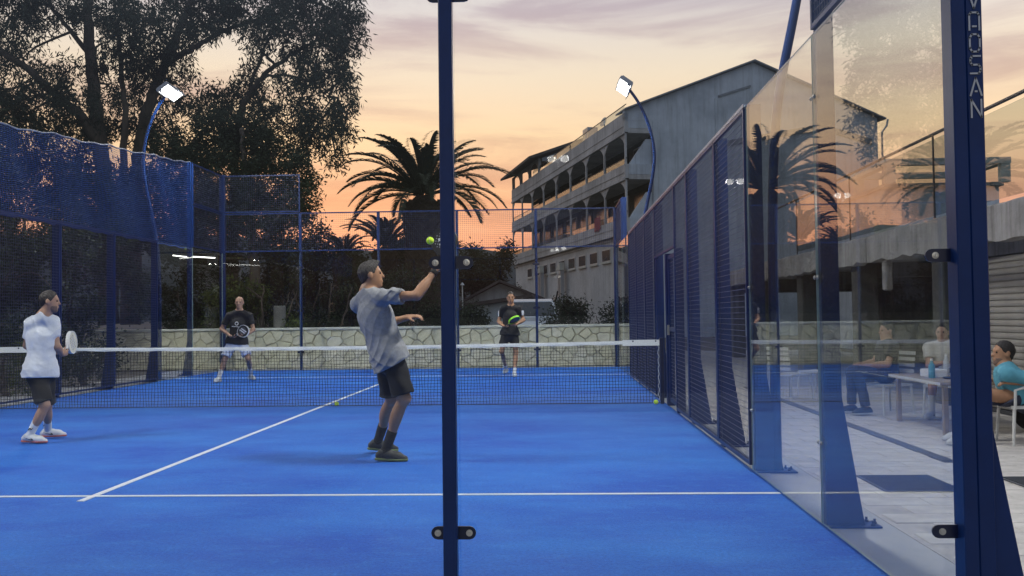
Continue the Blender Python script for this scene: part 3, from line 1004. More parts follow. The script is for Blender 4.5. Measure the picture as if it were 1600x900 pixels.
    for k in range(NB + 1):
        s = .15 + k * bw
        m_ = MB(); bbx(m_, s - .1, s + .1, .03, .245, 6.75, 8.0); 
    for z in (5.72,):
        m_ = MB(); bbx(m_, 2.0, LEN, .17, .248, z - .05, z + .05); m_.build('string_course', 'old_concrete', root)
    for k in range(10):
        s = 1.0 + k * 2.75
        m_ = MB(); bbx(m_, s, s + 1.75, .20, .248, 4.5, 5.3); w_ = m_.build('window', 'frame_white', root)
        for a in (0, 1):
            m_ = MB(); bbx(m_, s + .08 + a * .82, s + .86 + a * .82, .185, .198, 4.58, 5.22); m_.build('pane', 'window_dark', w_)
        m_ = MB(); bbx(m_, s - .05, s + 1.8, .13, .247, 4.41, 4.495); m_.build('sill', 'coping', w_)
    for s, zz in ((23.5, 2.2), (28.5, 2.2)):
        m_ = MB(); bbx(m_, s, s + 1.3, .19, .248, .9, 3.0); w_ = m_.build('window', 'frame_white', root)
        m_ = MB(); bbx(m_, s + .1, s + 1.2, .175, .188, 1.0, 2.9); m_.build('pane', 'window_dark', w_)
    # fourth storey at the far end, with its own roof
    m_ = MB(); bbx(m_, 22.0, LEN, 2.4, WID / 2, 11.6, 14.3); m_.build('top_storey_wall', 'old_concrete', root)
    m_ = MB(); m_.prism([bp_(21.9, t, z) for t, z in ((.3, 13.75), (WID / 2, 16.4), (WID / 2, 14.31), (.3, 13.5))], D1 * .25); m_.build('top_gable', 'gable_render', root)
    m_ = MB(); m_.prism([bp_(21.3, t, z) for t, z in ((-.9, 13.55), (WID / 2, 16.6), (WID / 2, 16.82), (-.9, 13.75))], D1 * (LEN + .6 - 21.3)); m_.build('top_roof', 'roof_dark', root)
    for s in (22.2, 25.8, 29.4, 32.8):
        m_ = MB(); bbx(m_, s - .12, s + .12, .03, .26, 12.62, 13.72); m_.build('column', 'old_concrete', root)
    for a, b in ((22.4, 25.6), (26.0, 29.2), (29.6, 32.6)):
        n = 8; vs, fs = [], []
        for j in range(n + 1):
            x = a + (b - a) * j / n; f = abs(2 * j / n - 1)
            for tt in (.05, .11): vs += [bp_(x, tt, 13.0 + .6 * (1 - f ** 2.4)), bp_(x, tt, 13.74)]
        for j in range(n):
            p = j * 4; q = p + 4; fs += [(p, p + 1, q + 1, q), (p + 2, q + 2, q + 3, p + 3), (p, q, q + 2, p + 2)]
        m_ = MB(); m_._add(vs, fs); m_.build('arch', 'old_concrete', root)
    # things fixed to the roof edge
    m_ = MB(); bbx(m_, 9.4, 10.6, .5, 1.2, 12.62, 13.7); m_.build('roof_tank', 'duct_grey', root)
    c_ = bp_(6.2, .7, 13.35)
    m_ = MB(); m_.lathe(c_, (-.8, -.5, .35), [(0, .03), (.02, .16), (.05, .27), (.09, .32), (.092, .31), (.06, .26), (.03, .1)], 18); m_.tube([c_, bp_(6.2, .7, 12.6)], .04, 6); m_.build('satellite_dish', 'coping', root)
    return root
big_building()

def duct(s, z0, z1, label, dish_z):
    root = thing('wall_duct', bp_(s, .1, z0), label, 'duct')
    for k in (0, .55):
        m_ = MB(); bbx(m_, s + k, s + k + .26, -.28, .0, z0, z1 - (.25 if k else 0)); m_.build('riser', 'duct_grey', root)
    m_ = MB(); m_.prism([bp_(s - .05, -.34, z1 + .02), bp_(s + .95, -.34, z1 + .02), bp_(s + .95, -.34, z1 + .24), bp_(s - .05, -.34, z1 + .55)], D2 * .34); m_.build('hood', 'coping', root)
    m_ = MB(); bbx(m_, s - .25, s + .95, -.7, -.001, z0 - .75, z0 - .02); m_.build('fan_unit', 'duct_grey', root)
    m_ = MB(); pts = [bp_(s + .4 - 1.3 + .26 * j, -.72, z0 - .5 + .9 * (abs(j - 5.5) / 5.5) ** 2 * (1 if j < 5 else .35)) for j in range(11)]
    m_.tube(pts, .06, 5); m_.build('cable_loop', 'black_plastic', root)
duct(14.2, 2.6, 4.5, 'nearer pair of grey air ducts with fan unit on the building wall', 0)
duct(20.6, 2.3, 4.6, 'further pair of grey air ducts with fan unit on the building wall', 0)
tw = thing('red_cloth', bp_(5.0, .05, 6.7), 'dark red cloth hung over the lowest balcony rail', 'cloth')
m_ = MB(); 
for j in range(6):
    a = 5.0 + j * .22
    m_.obox(bp_(a, -.06 + .02 * (j % 2), 6.95 - .05 * (j % 3)), D1 * .115, D2 * .012, V(0, 0, .42 - .04 * (j % 2)))
m_.build('cloth_folds', 'laundry_red', tw)

# ------------------------------------------------------------------ small house and van beyond the stone wall
def house():
    b0 = at(733, 508, Y=36); X0, X1 = b0[0], at(792, 508, Y=36)[0]
    zt0, zt1 = at(720, 478, Y=36)[2], at(795, 463, Y=36)[2]
    root = thing('small_house', (b0[0], 36, 0), 'low grey house with sloping roof left of the concrete building', 'house')
    m_ = MB(); m_.prism([(X0, 36, 0), (X1 + .8, 36, 0), (X1 + .8, 36, zt1 - .12), (X0, 36, zt0 - .05)], (0, 5, 0)); m_.build('wall', 'gable_render', root)
    m_ = MB(); m_.prism([(X0 - .9, 35.6, zt0 - .16), (X1 + 1.1, 35.6, zt1 - .06), (X1 + 1.1, 35.6, zt1 + .08), (X0 - .9, 35.6, zt0)], (0, 6, 0)); m_.build('roof', 'roof_dark', root)
    m_ = MB(); m_.box(X0 - .8, X0 - .01, 36.8, 41, 0, zt0 - .2); m_.build('porch_wall', 'dark_opening', root)
    gx, gz, ge = at(765, 440, Y=42)[0], at(765, 440, Y=42)[2], at(765, 466, Y=42)[2]
    m_ = MB(); m_.prism([(gx - 1.3, 42, 1.0), (gx + 2.4, 42, 1.0), (gx + 2.4, 42, ge), (gx + .5, 42, gz - .1), (gx - 1.3, 42, ge - .2)], (0, 5, 0)); m_.build('rear_gable', 'old_concrete', root)
    for xa, xb, za in ((gx - 1.6, gx + .5, ge - .36), (gx + 2.7, gx + .5, ge - .16)):
        q = [(xa, 41.6, za), (xb, 41.6, gz - .04), (xb, 41.6, gz + .08), (xa, 41.6, za + .12)]
        m_ = MB(); m_.prism(q if xa < xb else q[::-1], (0, 5.6, 0)); m_.build('rear_roof', 'roof_dark', root)
house()
lp = thing('lamp_post', at(723, 505, Y=30) * V(1, 1, 0), 'thin pale metal post left of the small house', 'post')
m_ = MB(); c_ = at(723, 505, Y=30); m_.lathe((c_[0], 30, 0), (0, 0, 1), [(0, .03), (at(723, 446, Y=30)[2], .025), (at(723, 446, Y=30)[2] + .01, .09), (at(723, 444, Y=30)[2] + .06, .02)], 8); m_.build('shaft', 'duct_grey', lp)

def van():
    c_ = at(832, 510, Y=29.5); x0 = c_[0]
    root = thing('parked_van', (x0, 29.5, 0), 'pale parked van with sloping windscreen behind the stone wall', 'van')
    # side profile along Y (nose towards the court), width along X
    W2 = .95
    pr = [(28.0, .45), (28.02, .95), (28.25, 1.12), (29.0, 1.25), (29.62, 1.82), (30.0, 1.9), (32.4, 1.88), (32.7, 1.7), (32.72, .45)]
    vs, fs = [], []
    n = len(pr)
    for k, (w, dz) in enumerate(((-1, 0), (-.93, .0), (.93, 0), (1, 0))):
        for y, z in pr:
            tuck = .80 if z > 1.5 else 1.0
            yy = y + (.07 if abs(w) == 1 and y < 29 else 0)
            vs.append((x0 + W2 * w * tuck, yy, z - (.05 if abs(w) == 1 and z > 1 else 0)))
    for k in range(3):
        for i in range(n):
            j = (i + 1) % n; fs.append((k * n + i, k * n + n + i, k * n + n + j, k * n + j))
    fs.append(tuple(range(n))); fs.append(tuple(range(4 * n - 1, 3 * n - 1, -1)))
    link_mesh('body', vs, fs, 'van_white', root)
    m_ = MB(); m_._add([(x0 - .80, 29.05, 1.30), (x0 + .80, 29.05, 1.30), (x0 + .68, 29.58, 1.77), (x0 - .68, 29.58, 1.77),
                        (x0 - .80, 29.03, 1.32), (x0 + .80, 29.03, 1.32), (x0 + .68, 29.56, 1.79), (x0 - .68, 29.56, 1.79)],
                       [(4, 5, 6, 7), (0, 1, 5, 4), (1, 2, 6, 5), (2, 3, 7, 6), (3, 0, 4, 7)]); m_.build('windscreen', 'window_dark', root)
    for sx in (-1, 1):
        m_ = MB(); m_.sphere((x0 + sx * .72, 28.08, .88), (.14, .06, .09), 12, 8); m_.build('headlight', 'chrome', root)
        for y in (28.75, 31.9):
            m_ = MB(); m_.lathe((x0 + sx * .74, y, .33), (sx, 0, 0), [(0, .2), (.0, .33), (.2, .33), (.22, .3), (.22, .2)], 20); w = m_.build('wheel', 'tyre', root)
            m_ = MB(); m_.lathe((x0 + sx * .962, y, .33), (sx, 0, 0), [(0, .2), (.01, .2), (.012, .05), (.02, .04)], 14); m_.build('rim', 'chrome', w)
        m_ = MB(); m_.bbox(x0 + sx * 1.06 - .1, x0 + sx * 1.06 + .1, 29.2, 29.3, 1.28, 1.5, .02); m_.build('wing_mirror', 'black_plastic', root)
        m_ = MB(); m_.box(min(x0 + sx * .955, x0 + sx * .96), max(x0 + sx * .955, x0 + sx * .96), 29.6, 30.6, 1.3, 1.45)
    m_ = MB(); m_.bbox(x0 - .55, x0 + .55, 27.98, 28.05, .62, .8, .02); m_.build('grille', 'black_plastic', root)
van()

# ------------------------------------------------------------------ distant hills
def hills():
    nx, ny = 120, 14
    rs = np.random.RandomState(5)
    xs = np.linspace(-2600, 2600, nx); ys = np.linspace(1300, 2400, ny)
    ph = rs.uniform(0, 6.28, 8)
    vs = []
    for j, y in enumerate(ys):
        f = j / (ny - 1); prof = math.sin(math.pi * min(1, f * 1.15) * .5) if f < .87 else 1 - (f - .87) * 2
        for x in xs:
            a = x / y
            h = 150 - 130 * a if abs(a) < .6 else (150 - 130 * .6 * np.sign(a))
            h = max(70, h) + 16 * math.sin(x / 170 + ph[0]) + 9 * math.sin(x / 71 + ph[1]) + 4 * math.sin(x / 23 + ph[2])
            vs.append((x, y, -2 + h * prof * (.9 + .1 * math.sin(y / 90 + x / 200))))
    fs = [(j * nx + i, j * nx + i + 1, j * nx + nx + i + 1, j * nx + nx + i) for j in range(ny - 1) for i in range(nx - 1)]
    fast_mesh('hills', np.array(vs), np.array(fs), 'hill', None, True, kind='structure')
hills()

# ------------------------------------------------------------------ concrete terrace on the right
def terrace():
    root = thing('terrace', (9, 10, 0), 'raised concrete terrace with stained parapet along the right side', 'terrace')
    rs = random.Random(9)
    y = 5.2; k = 0
    while y < 25:
        w = 3.3; zt = 2.52 + rs.uniform(-.015, .015); y1 = min(y + w, 25.2)
        m_ = MB(); n = 14                                       # worn edges: the outline wavers
        pts = []
        for i in range(n + 1):
            yy = y + .012 + (y1 - y - .024) * i / n
            pts.append((yy, 2.09 + (rs.uniform(-.02, .035) if 0 < i < n else 0), zt + (rs.uniform(-.012, .008) if 0 < i < n else -.02)))
        vs, fs = [], []
        for yy, za, zb in pts:
            j = rs.uniform(-.012, .012)
            vs += [(8.5 + j, yy, za), (8.5 + j * .5, yy, zb - .02), (8.53, yy, zb), (8.68, yy, zb), (8.70, yy, za)]
        for i in range(n):
            p, q = i * 5, i * 5 + 5
            for c in range(4): fs.append((p + c, q + c, q + c + 1, p + c + 1))
            fs.append((p + 4, q + 4, q, p))
        fs += [(4, 3, 2, 1, 0), tuple(n * 5 + c for c in range(5))]
        m_._add(vs, fs); m_.build('parapet_panel', 'terrace_concrete', root)
        y += w; k += 1
    m_ = MB(); m_.box(8.71, 15, 5.2, 25.2, 2.16, 2.36); m_.build('deck_slab', 'terrace_concrete', root)
    for yy in (9.6, 13.2, 17.0, 21.0, 24.8):
        m_ = MB(); m_.bbox(8.75, 9.1, yy - .2, yy + .2, -.01, 2.155, .02); m_.build('pillar', 'shaded_concrete', root)
        m_ = MB(); m_.box(9.11, 14, yy - .12, yy + .12, 1.9, 2.155); m_.build('beam', 'shaded_concrete', root)
    m_ = MB(); m_.box(12.6, 12.8, 9.62, 25.2, -.01, 2.155); m_.build('back_wall', 'shaded_concrete', root)
    m_ = MB(); m_.bbox(8.56, 8.68, 11.1, 11.26, 1.62, 2.085, .02); m_.build('broken_stub', 'terrace_concrete', root)
    m_ = MB(); m_.box(9.02, 9.2, 3.2, 9.38, 1.98, 2.155); m_.build('lintel', 'terrace_concrete', root)
    # railing
    rt = thing('terrace_railing', (8.6, 12, 2.5), 'glass railing with thin dark handrail along the terrace edge', 'railing')
    m_ = MB(); m_.tube([(8.6, 4.0, 3.69), (8.6, 18.8, 3.69)], .022, 8); m_.build('hand_rail', 'black_plastic', rt)
    for yy in (5.6, 9.25, 12.9, 16.5):
        m_ = MB(); m_.box(8.59, 8.61, yy - .012, yy + .012, 2.5, 3.67); m_.build('railing_post', 'black_plastic', rt)
    for a, b in ((5.62, 9.23), (9.27, 12.88), (12.92, 16.48)):
        m_ = MB(); m_.box(8.597, 8.605, a, b, 2.58, 3.62); m_.build('railing_pane', 'rail_glass', rt)
    # roller shutter
    st = thing('roller_shutter', (9.0, 6.3, 0), 'pale grey roller shutter under the terrace at the right edge', 'shutter')
    sl = MB()
    pr = [(0, 0), (-.016, .012), (-.02, .04), (-.014, .066), (0, .078)]
    sl.prism([(x, -2.9, z) for x, z in pr], (0, 5.8, 0))
    f0 = None
    for i in range(24):
        q = (9.02, 6.3, .05 + i * .080)
        if f0 is None: f0 = piece('slat', sl, 'shutter', st, q)
        else: share(f0, q, st)
    for yy in (3.36, 9.24):
        m_ = MB(); m_.box(8.97, 9.05, yy - .04, yy + .04, -.005, 1.975); m_.build('guide_rail', 'duct_grey', st)
    m_ = MB(); m_.box(8.985, 9.03, 3.42, 9.18, 0, .045); m_.build('bottom_bar', 'drain_dark', st)
terrace()
# further volumes above and behind the terrace
def upper_frame():
    root = thing('roof_terrace', (16, 27, 0), 'pale rendered block with an open frame pergola on its roof', 'building')
    Y = 26.0
    xl, xr = at(1385, 260, Y=Y)[0], at(1580, 250, Y=Y)[0]
    zt = at(1560, 245, Y=Y)[2]; zb = at(1560, 255, Y=Y)[2]; zw = at(1560, 290, Y=Y)[2]
    m_ = MB(); m_.box(xl, xr - .35, Y + .1, Y + 6, 0, zw); m_.build('block', 'gable_render', root)
    m_ = MB(); m_.box(xl - .1, xr - .25, Y - .02, Y + 6.1, zw + .002, zw + .12); m_.build('roof_slab', 'terrace_concrete', root)
    m_ = MB(); m_.box(xl - .2, xr, Y, Y + .25, zb, zt); m_.build('front_beam', 'coping', root)
    m_ = MB(); m_.box(xl - .2, xr, Y + 3, Y + 3.25, zb, zt); m_.build('rear_beam', 'coping', root)
    for x in (xl, xr - .3):
        for yy in (Y + .0, Y + 3.0):
            m_ = MB(); m_.box(x, x + .28, yy + .01, yy + .24, zw + .121, zb - .001); m_.build('frame_post', 'coping', root)
        m_ = MB(); m_.box(x, x + .28, Y + .26, Y + 2.99, zb + .02, zt - .02); m_.build('side_beam', 'coping', root)
upper_frame()
fp = thing('flower_pot', at(1384, 362, X=9.0) * V(1, 1, 0) + V(0, 0, 2.36), 'small pale pot standing on the terrace edge', 'pot')
c_ = at(1384, 362, X=9.0); m_ = MB(); m_.lathe((c_[0], c_[1], 2.365), (0, 0, 1), [(0, .13), (.02, .14), (.34, .2), (.38, .21), (.38, .18), (.3, .16)], 14); m_.build('pot_wall', 'coping', fp)
# floodlights of the neighbouring courts, behind the photographer; seen only as reflections
def far_lamp(x, y, z, label):
    root = thing('street_lamp', (x, y, 0), label, 'lamp', 'lit lamps behind the photographer')
    m_ = MB(); m_.tube([(x, y, 0), (x, y, z + .1)], [.06, .04], 8); m_.build('pole', 'lamp_case', root)
    for k in (-1, 1):
        m_ = MB(); m_.bbox(x + k * .2 - .16, x + k * .2 + .16, y - .2, y + .05, z - .06, z + .18, .02); h = m_.build('lamp_head', 'lamp_case', root)
        m_ = MB(); m_.lathe((x + k * .2, y + .052, z + .06), (0, 1, 0), [(0, .11), (.01, .11), (.03, .07), (.036, .0)], 14); m_.build('lens', 'far_lamp_white', h)
def mirrored(u, v, z):
    d = CF + CR * (u - 800) / FPX + CU * (450 - v) / FPX
    t = (z - CAM[2]) / d[2]; p = CAM + d * t
    return p[0], -p[1], z
for i, (u, v, z) in enumerate(((872, 252, 6.0), (1148, 287, 6.0), (876, 390, 5.2), (1316, 308, 6.0))):
    far_lamp(*mirrored(u, v, z), ('lit lamp reflected in the near glass over the upper balconies', 'lit lamp reflected in the near glass over the mesh wall',
             'lit lamp reflected in the near glass above the building windows', 'lit lamp reflected in the near glass by the side panes')[i])
# glowing bars added in place of floodlight reflections at the far left corner
tl = thing('reflection_bars', at(302, 401, Y=18.4), 'pair of thin white glowing bars standing for floodlight reflections at the far left corner', 'lamp')
a0, a1, a2, a3 = at(270, 399, Y=18.3), at(297, 402, Y=18.3), at(300, 401, Y=18.3), at(336, 403, Y=18.3)
m_ = MB(); m_.obox((a0 + a3) / 2 + V(0, .02, .03), (a3 - a0) / 2 * 1.03, V(0, .03, 0), V(0, 0, .015)); m_.build('bar_backing', 'black_plastic', tl)
for p, q in ((a0, a1), (a2, a3)):
    m_ = MB(); m_.tube([p, q], .013, 8); m_.build('tube', 'reflection_white', tl)

# ================================================================== plants
def leaf_mat(name, c1, c2, rough=.55, trans=.25):
    m = bpy.data.materials.new(name); m.use_nodes = True
    t = m.node_tree; b = t.nodes['Principled BSDF']; L = t.links
    tc = N(t, 'ShaderNodeTexCoord')
    nz = N(t, 'ShaderNodeTexNoise', i_Scale=1.3, i_Detail=6.0, i_Roughness=.75); L.new(tc.outputs['Object'], nz.inputs['Vector'])
    r = N(t, 'ShaderNodeValToRGB'); e = r.color_ramp.elements
    e[0].position, e[0].color = .35, (*c1, 1); e[1].position, e[1].color = .66, (*c2, 1)
    L.new(nz.outputs[0], r.inputs[0]); L.new(r.outputs[0], b.inputs['Base Color'])
    b.inputs['Roughness'].default_value = rough; b.inputs['Specular IOR Level'].default_value = .3
    tr = N(t, 'ShaderNodeBsdfTranslucent'); L.new(r.outputs[0], tr.inputs['Color'])
    mx = N(t, 'ShaderNodeMixShader'); mx.inputs[0].default_value = trans
    out = t.nodes['Material Output']
    L.new(b.outputs[0], mx.inputs[1]); L.new(tr.outputs[0], mx.inputs[2]); L.new(mx.outputs[0], out.inputs['Surface'])
    MATS[name] = m
leaf_mat('gum_leaf', (.022, .034, .022), (.050, .064, .038))
leaf_mat('dark_leaf', (.014, .024, .011), (.036, .054, .021))
leaf_mat('bush_leaf', (.030, .055, .012), (.10, .125, .025))
leaf_mat('palm_leaf', (.022, .032, .016), (.05, .06, .028), trans=.12)
mat('bark', (.085, .070, .055), .95, var=.35, vscale=5, bump=.6, bscale=14, stretch=(1, 1, .25))
mat('palm_bark', (.050, .040, .030), .95, var=.4, vscale=6, bump=.8, bscale=10)

def leaves(rs, centers, n_each, spread, ln, wd, droop, tilt=.6):
    """many small pointed leaves scattered round twig centres; returns verts, quads"""
    c = np.repeat(np.asarray(centers), n_each, axis=0); n = len(c)
    p = c + rs.normal(size=(n, 3)) * np.asarray(spread)
    d = rs.normal(size=(n, 3)); d[:, 2] = d[:, 2] * tilt - droop
    d /= np.linalg.norm(d, axis=1)[:, None]
    a = rs.normal(size=(n, 3)); s = np.cross(d, a); s /= np.linalg.norm(s, axis=1)[:, None] + 1e-9
    l = ln * rs.uniform(.6, 1.25, n)[:, None]; w = wd * rs.uniform(.7, 1.2, n)[:, None]
    nrm = np.cross(d, s)
    v = np.empty((n, 4, 3)); v[:, 0] = p; v[:, 1] = p + d * l * .45 + s * w * .5 + nrm * w * .12; v[:, 2] = p + d * l; v[:, 3] = p + d * l * .45 - s * w * .5 + nrm * w * .12
    f = np.arange(n * 4).reshape(n, 4)
    return v.reshape(-1, 3), f

def shell_points(rs, c, r, n, inner=.15):
    d = rs.normal(size=(n, 3)); d /= np.linalg.norm(d, axis=1)[:, None]
    rad = rs.uniform(inner, 1, n) ** .5
    return np.asarray(c) + d * rad[:, None] * np.asarray(r)

def spline(pts, k=5):
    pts = [np.array(p, float) for p in pts]; out = []
    for i in range(len(pts) - 1):
        p0, p1, p2, p3 = (pts[max(0, min(len(pts) - 1, i + q))] for q in (-1, 0, 1, 2))
        for t in np.linspace(0, 1, k, endpoint=False):
            out.append(.5 * (2 * p1 + (p2 - p0) * t + (2 * p0 - 5 * p1 + 4 * p2 - p3) * t * t + (3 * p1 - p0 - 3 * p2 + p3) * t ** 3))
    out.append(pts[-1]); return out

def make_tree(name, label, base, limbs, clumps, seed, leafm, ln, wd, droop, per, twig=.30, cat='tree', group=None, barkm='bark', subs=26, tspread=(.2, .2, .22)):
    """limbs: (polyline, r0, r1); clumps: (centre, radius xyz, density)"""
    rs = np.random.RandomState(seed)
    root = thing(name, base, label, cat, group)
    anchors = []
    for i, (pl, r0, r1) in enumerate(limbs):
        pts = spline(pl, 6)
        pts = [p + rs.normal(size=3) * .02 * (0 if j == 0 else 1) for j, p in enumerate(pts)]
        rr = [r0 + (r1 - r0) * (j / (len(pts) - 1)) ** .8 for j in range(len(pts))]
        m_ = MB(); m_.tube(pts, rr, 9 if r0 > .1 else 6); m_.build('trunk' if i == 0 else 'limb', barkm, root, smooth=True)
        anchors += [(p, r) for p, r in zip(pts, rr)]
    ap = np.array([a[0] for a in anchors])
    V_, F_ = [], []; tw = MB(); k = 0
    for c, r, den in clumps:
        c = np.asarray(c, float); r = np.asarray(r, float) * np.ones(3)
        j = np.argmin(np.linalg.norm((ap - c) * V(1, 1, 1.0) + V(0, 0, 0), axis=1) + .35 * np.maximum(0, ap[:, 2] - c[2]))
        a0 = ap[j]; mid = (a0 + c) / 2 + rs.normal(size=3) * .15 + V(0, 0, .12)
        if np.linalg.norm(c - a0) > .3:
            tw.tube(spline([a0, mid, c], 4), [.05 * twig / .3 * (1 - .08 * q) for q in range(9)], 5)
        ns = max(5, int(subs * den * (r.mean() / 1.0) ** 1.6))
        sub = shell_points(rs, c, r, ns)
        for q in sub[::2]:
            tw.tube([c + (q - c) * .05, (c + q) / 2 + rs.normal(size=3) * .08, q], [.018 * twig / .3, .012 * twig / .3, .005], 4)
        v, f = leaves(rs, sub, per, tspread, ln, wd, droop)
        V_.append(v); F_.append(f + k); k += len(v)
    if tw.v: tw.build('twigs', barkm, root, kind='stuff')
    fast_mesh('crown', np.vstack(V_), np.vstack(F_), leafm, root, kind='stuff')
    return root

# ------------------------------------------------------------------ tall gum tree, upper left
def gum_tree():
    Y = 26.0; S = FPX / (Y - CAM[1])
    E = lambda u, v, dy=0: at(u, v, Y=Y + dy)
    limbs = [
        ([E(170, 507), E(166, 330), E(158, 235), E(149, 165, .3), E(141, 90, .5), E(138, 10, .3), E(146, -90)], .34, .12),
        ([E(157, 228), E(128, 184, -.4), E(84, 145, -.9), E(38, 105, -1.2), E(-20, 66, -1.5), E(-90, 20, -1.5)], .20, .06),
        ([E(206, 507, .6), E(208, 330, .6), E(218, 232, .5), E(233, 160, .2), E(256, 105), E(278, 55, -.2), E(300, -10, -.4)], .30, .09),
        ([E(258, 101), E(296, 78, .3), E(335, 55, .7), E(372, 40, 1.0), E(430, 22, 1.4), E(490, 0, 1.8)], .12, .03),
        ([E(196, 507, -.6), E(192, 330, -.5), E(193, 230, -.4), E(197, 180, -.6), E(190, 120, -.9), E(182, 40, -1.0)], .16, .06),
        ([E(365, 507, 1.2), E(366, 300, 1.2), E(373, 190, 1.0), E(386, 155, .8), E(408, 122, .6), E(445, 92, .4), E(490, 66, .2), E(530, 52)], .17, .03),
        ([E(388, 152, .8), E(400, 110, 1.2), E(420, 60, 1.6), E(450, 20, 1.8)], .08, .02),
        ([E(410, 120, .6), E(450, 118, .2), E(490, 130, -.1), E(520, 160, -.3)], .06, .015),
        ([E(141, 88, .5), E(112, 50, .9), E(80, 10, 1.2), E(60, -50, 1.4)], .10, .04),
    ]
    rs = np.random.RandomState(21)
    cl = []
    P = [(15, 25, 62, 1.2), (75, 8, 55, 1.1), (35, 92, 38, .8), (0, 140, 50, 1.1), (60, 150, 48, 1.0), (105, 112, 30, .6), (118, 160, 46, 1.0), (30, 190, 50, 1.2), (90, 200, 44, 1.1), (135, 205, 38, 1.0),
         (125, 25, 30, .6), (180, 15, 50, 1.1), (230, 30, 55, 1.3), (205, 85, 46, 1.1), (250, 85, 48, 1.2), (290, 28, 52, 1.2), (175, 130, 42, .9), (245, 140, 44, 1.0), (180, 190, 40, .9), (280, 118, 30, .6), (330, 15, 50, 1.1), 
         (380, 15, 50, 1.2), (425, 35, 48, 1.1), (470, 15, 52, 1.3), (515, 25, 48, 1.2), (545, 15, 34, 1.0), (540, 62, 32, 1.0), (500, 70, 42, 1.1), (460, 78, 28, .6), (400, 70, 28, .6), 
         (515, 115, 36, 1.0), (545, 125, 24, .8), (480, 125, 40, 1.0), (440, 132, 30, .7), (395, 135, 36, .9), (355, 150, 36, .9), (535, 170, 28, .9), (500, 180, 38, 1.0), (455, 180, 40, 1.1), (415, 185, 38, 1.0), (515, 215, 28, .8), (480, 225, 34, .9), (535, 205, 20, .7), (525, 245, 18, .5), (370, 185, 34, 1.0), (330, 175, 34, 1.0), (300, 165, 28, .6), (225, 215, 34, .8), (255, 205, 34, .8),   (20, 250, 46, 1.2), (70, 262, 46, 1.2), (115, 262, 40, 1.0), (30, 305, 46, 1.2), (95, 310, 46, 1.2), (165, 290, 40, 1.1), (225, 275, 40, 1.1), (150, 340, 46, 1.2), (215, 335, 46, 1.2), (-40, 280, 60, 1.2), (-60, 60, 70, 1.2), (-60, 180, 70, 1.2), (150, -60, 80, 1.2), (300, -70, 80, 1.2), (450, -60, 70, 1.2), (30, -60, 80, 1.2)]
    for u, v, r, d in P:
        dy = rs.uniform(-1.8, 1.8)
        s = FPX / (Y + dy - CAM[1]); rr = r / s * 1.02
        cl.append((E(u, v, dy), (rr, rr * 1.15, rr * .85), d))
    make_tree('gum_tree', 'tall open gum tree filling the sky at upper left', E(170, 510) * V(1, 1, 0), limbs, cl, 3, 'gum_leaf', .22, .048, 1.0, 54, subs=29, tspread=(.125, .125, .19))
gum_tree()

def side_tree():
    Y = 23.6; E = lambda u, v, dy=0: at(u, v, Y=Y + dy)
    limbs = [([E(405, 520), E(400, 440), E(392, 370), E(385, 300), E(380, 240), E(378, 200)], .2, .05),
             ([E(396, 400), E(430, 350, -.4), E(452, 300, -.6), E(462, 260, -.6)], .1, .03), ([E(392, 370), E(350, 320, .4), E(310, 270, .7), E(290, 230, .8)], .1, .03)]
    rs = np.random.RandomState(8); cl = []
    for u, v, r, d in [(300, 225, 44, 1.2), (345, 215, 46, 1.3), (390, 220, 44, 1.3), (430, 240, 42, 1.2), (460, 270, 36, 1.1), (475, 305, 26, 1.0), (455, 330, 38, 1.3), (405, 290, 52, 1.4), (350, 280, 54, 1.4), (295, 285, 52, 1.4),
                       (330, 350, 56, 1.4), (395, 355, 54, 1.4), (445, 380, 40, 1.2), (478, 345, 16, .7), (280, 350, 52, 1.3), (485, 290, 14, .6), (265, 245, 34, 1.0), (235, 300, 46, 1.2), (245, 365, 48, 1.2), (290, 405, 44, 1.2), (200, 340, 44, 1.1), (345, 410, 40, 1.2)]:
        dy = rs.uniform(-.9, .9); s = FPX / (Y + dy - CAM[1]); rr = r / s
        cl.append((E(u, v, dy), (rr, rr * 1.1, rr), d))
    make_tree('leafy_tree', 'dense dark leafy tree behind the far left court corner', E(405, 520) * V(1, 1, 0), limbs, cl, 5, 'dark_leaf', .12, .055, .35, 70, subs=44, tspread=(.13, .13, .13))
side_tree()

def shrub(label, u, Y, w, h, seed, leafm='dark_leaf', den=1.2, ln=.10, wd=.045, x=None, group='dark shrubs behind the far glass'):
    b = at(u, 500, Y=Y) if x is None else V(x, Y, 0); bx, by = b[0], b[1]
    rs = np.random.RandomState(seed)
    limbs = [([(bx, by, -.03), (bx + rs.uniform(-.1, .1), by, h * .35), (bx + rs.uniform(-.3, .3), by + rs.uniform(-.2, .2), h * .8)], .06, .02)]
    for k in range(3):
        a = rs.uniform(0, 6.28)
        limbs.append(([(bx, by, .1), (bx + w * .25 * math.cos(a), by + w * .2 * math.sin(a), h * .4), (bx + w * .4 * math.cos(a), by + w * .3 * math.sin(a), h * .75)], .04, .012))
    cl = []
    for k in range(max(6, int(w * h * 1.9))):
        x_, z_ = rs.uniform(-.5, .5), rs.uniform(.12, .92)
        sc = math.sqrt(max(.1, 1 - (2 * max(z_ - .45, 0)) ** 2))
        rr = rs.uniform(.28, .5) * min(1, h / 2)
        cl.append(((bx + x_ * w * sc, by + rs.uniform(-.3, .3) * w * sc, h * z_), rr, den))
    return make_tree('shrub', label, (bx, by, 0), limbs, cl, seed + 50, leafm, ln, wd, .3, 46, twig=.15, cat='shrub', group=group, subs=60, tspread=(.12, .12, .12))
shrub('yellowish green bush lit behind the bald player', 408, 22.2, 2.6, 2.75, 1, 'bush_leaf', 1.3)
shrub('dark bush behind the glass at the far left corner', 292, 22.8, 2.6, 2.6, 2)
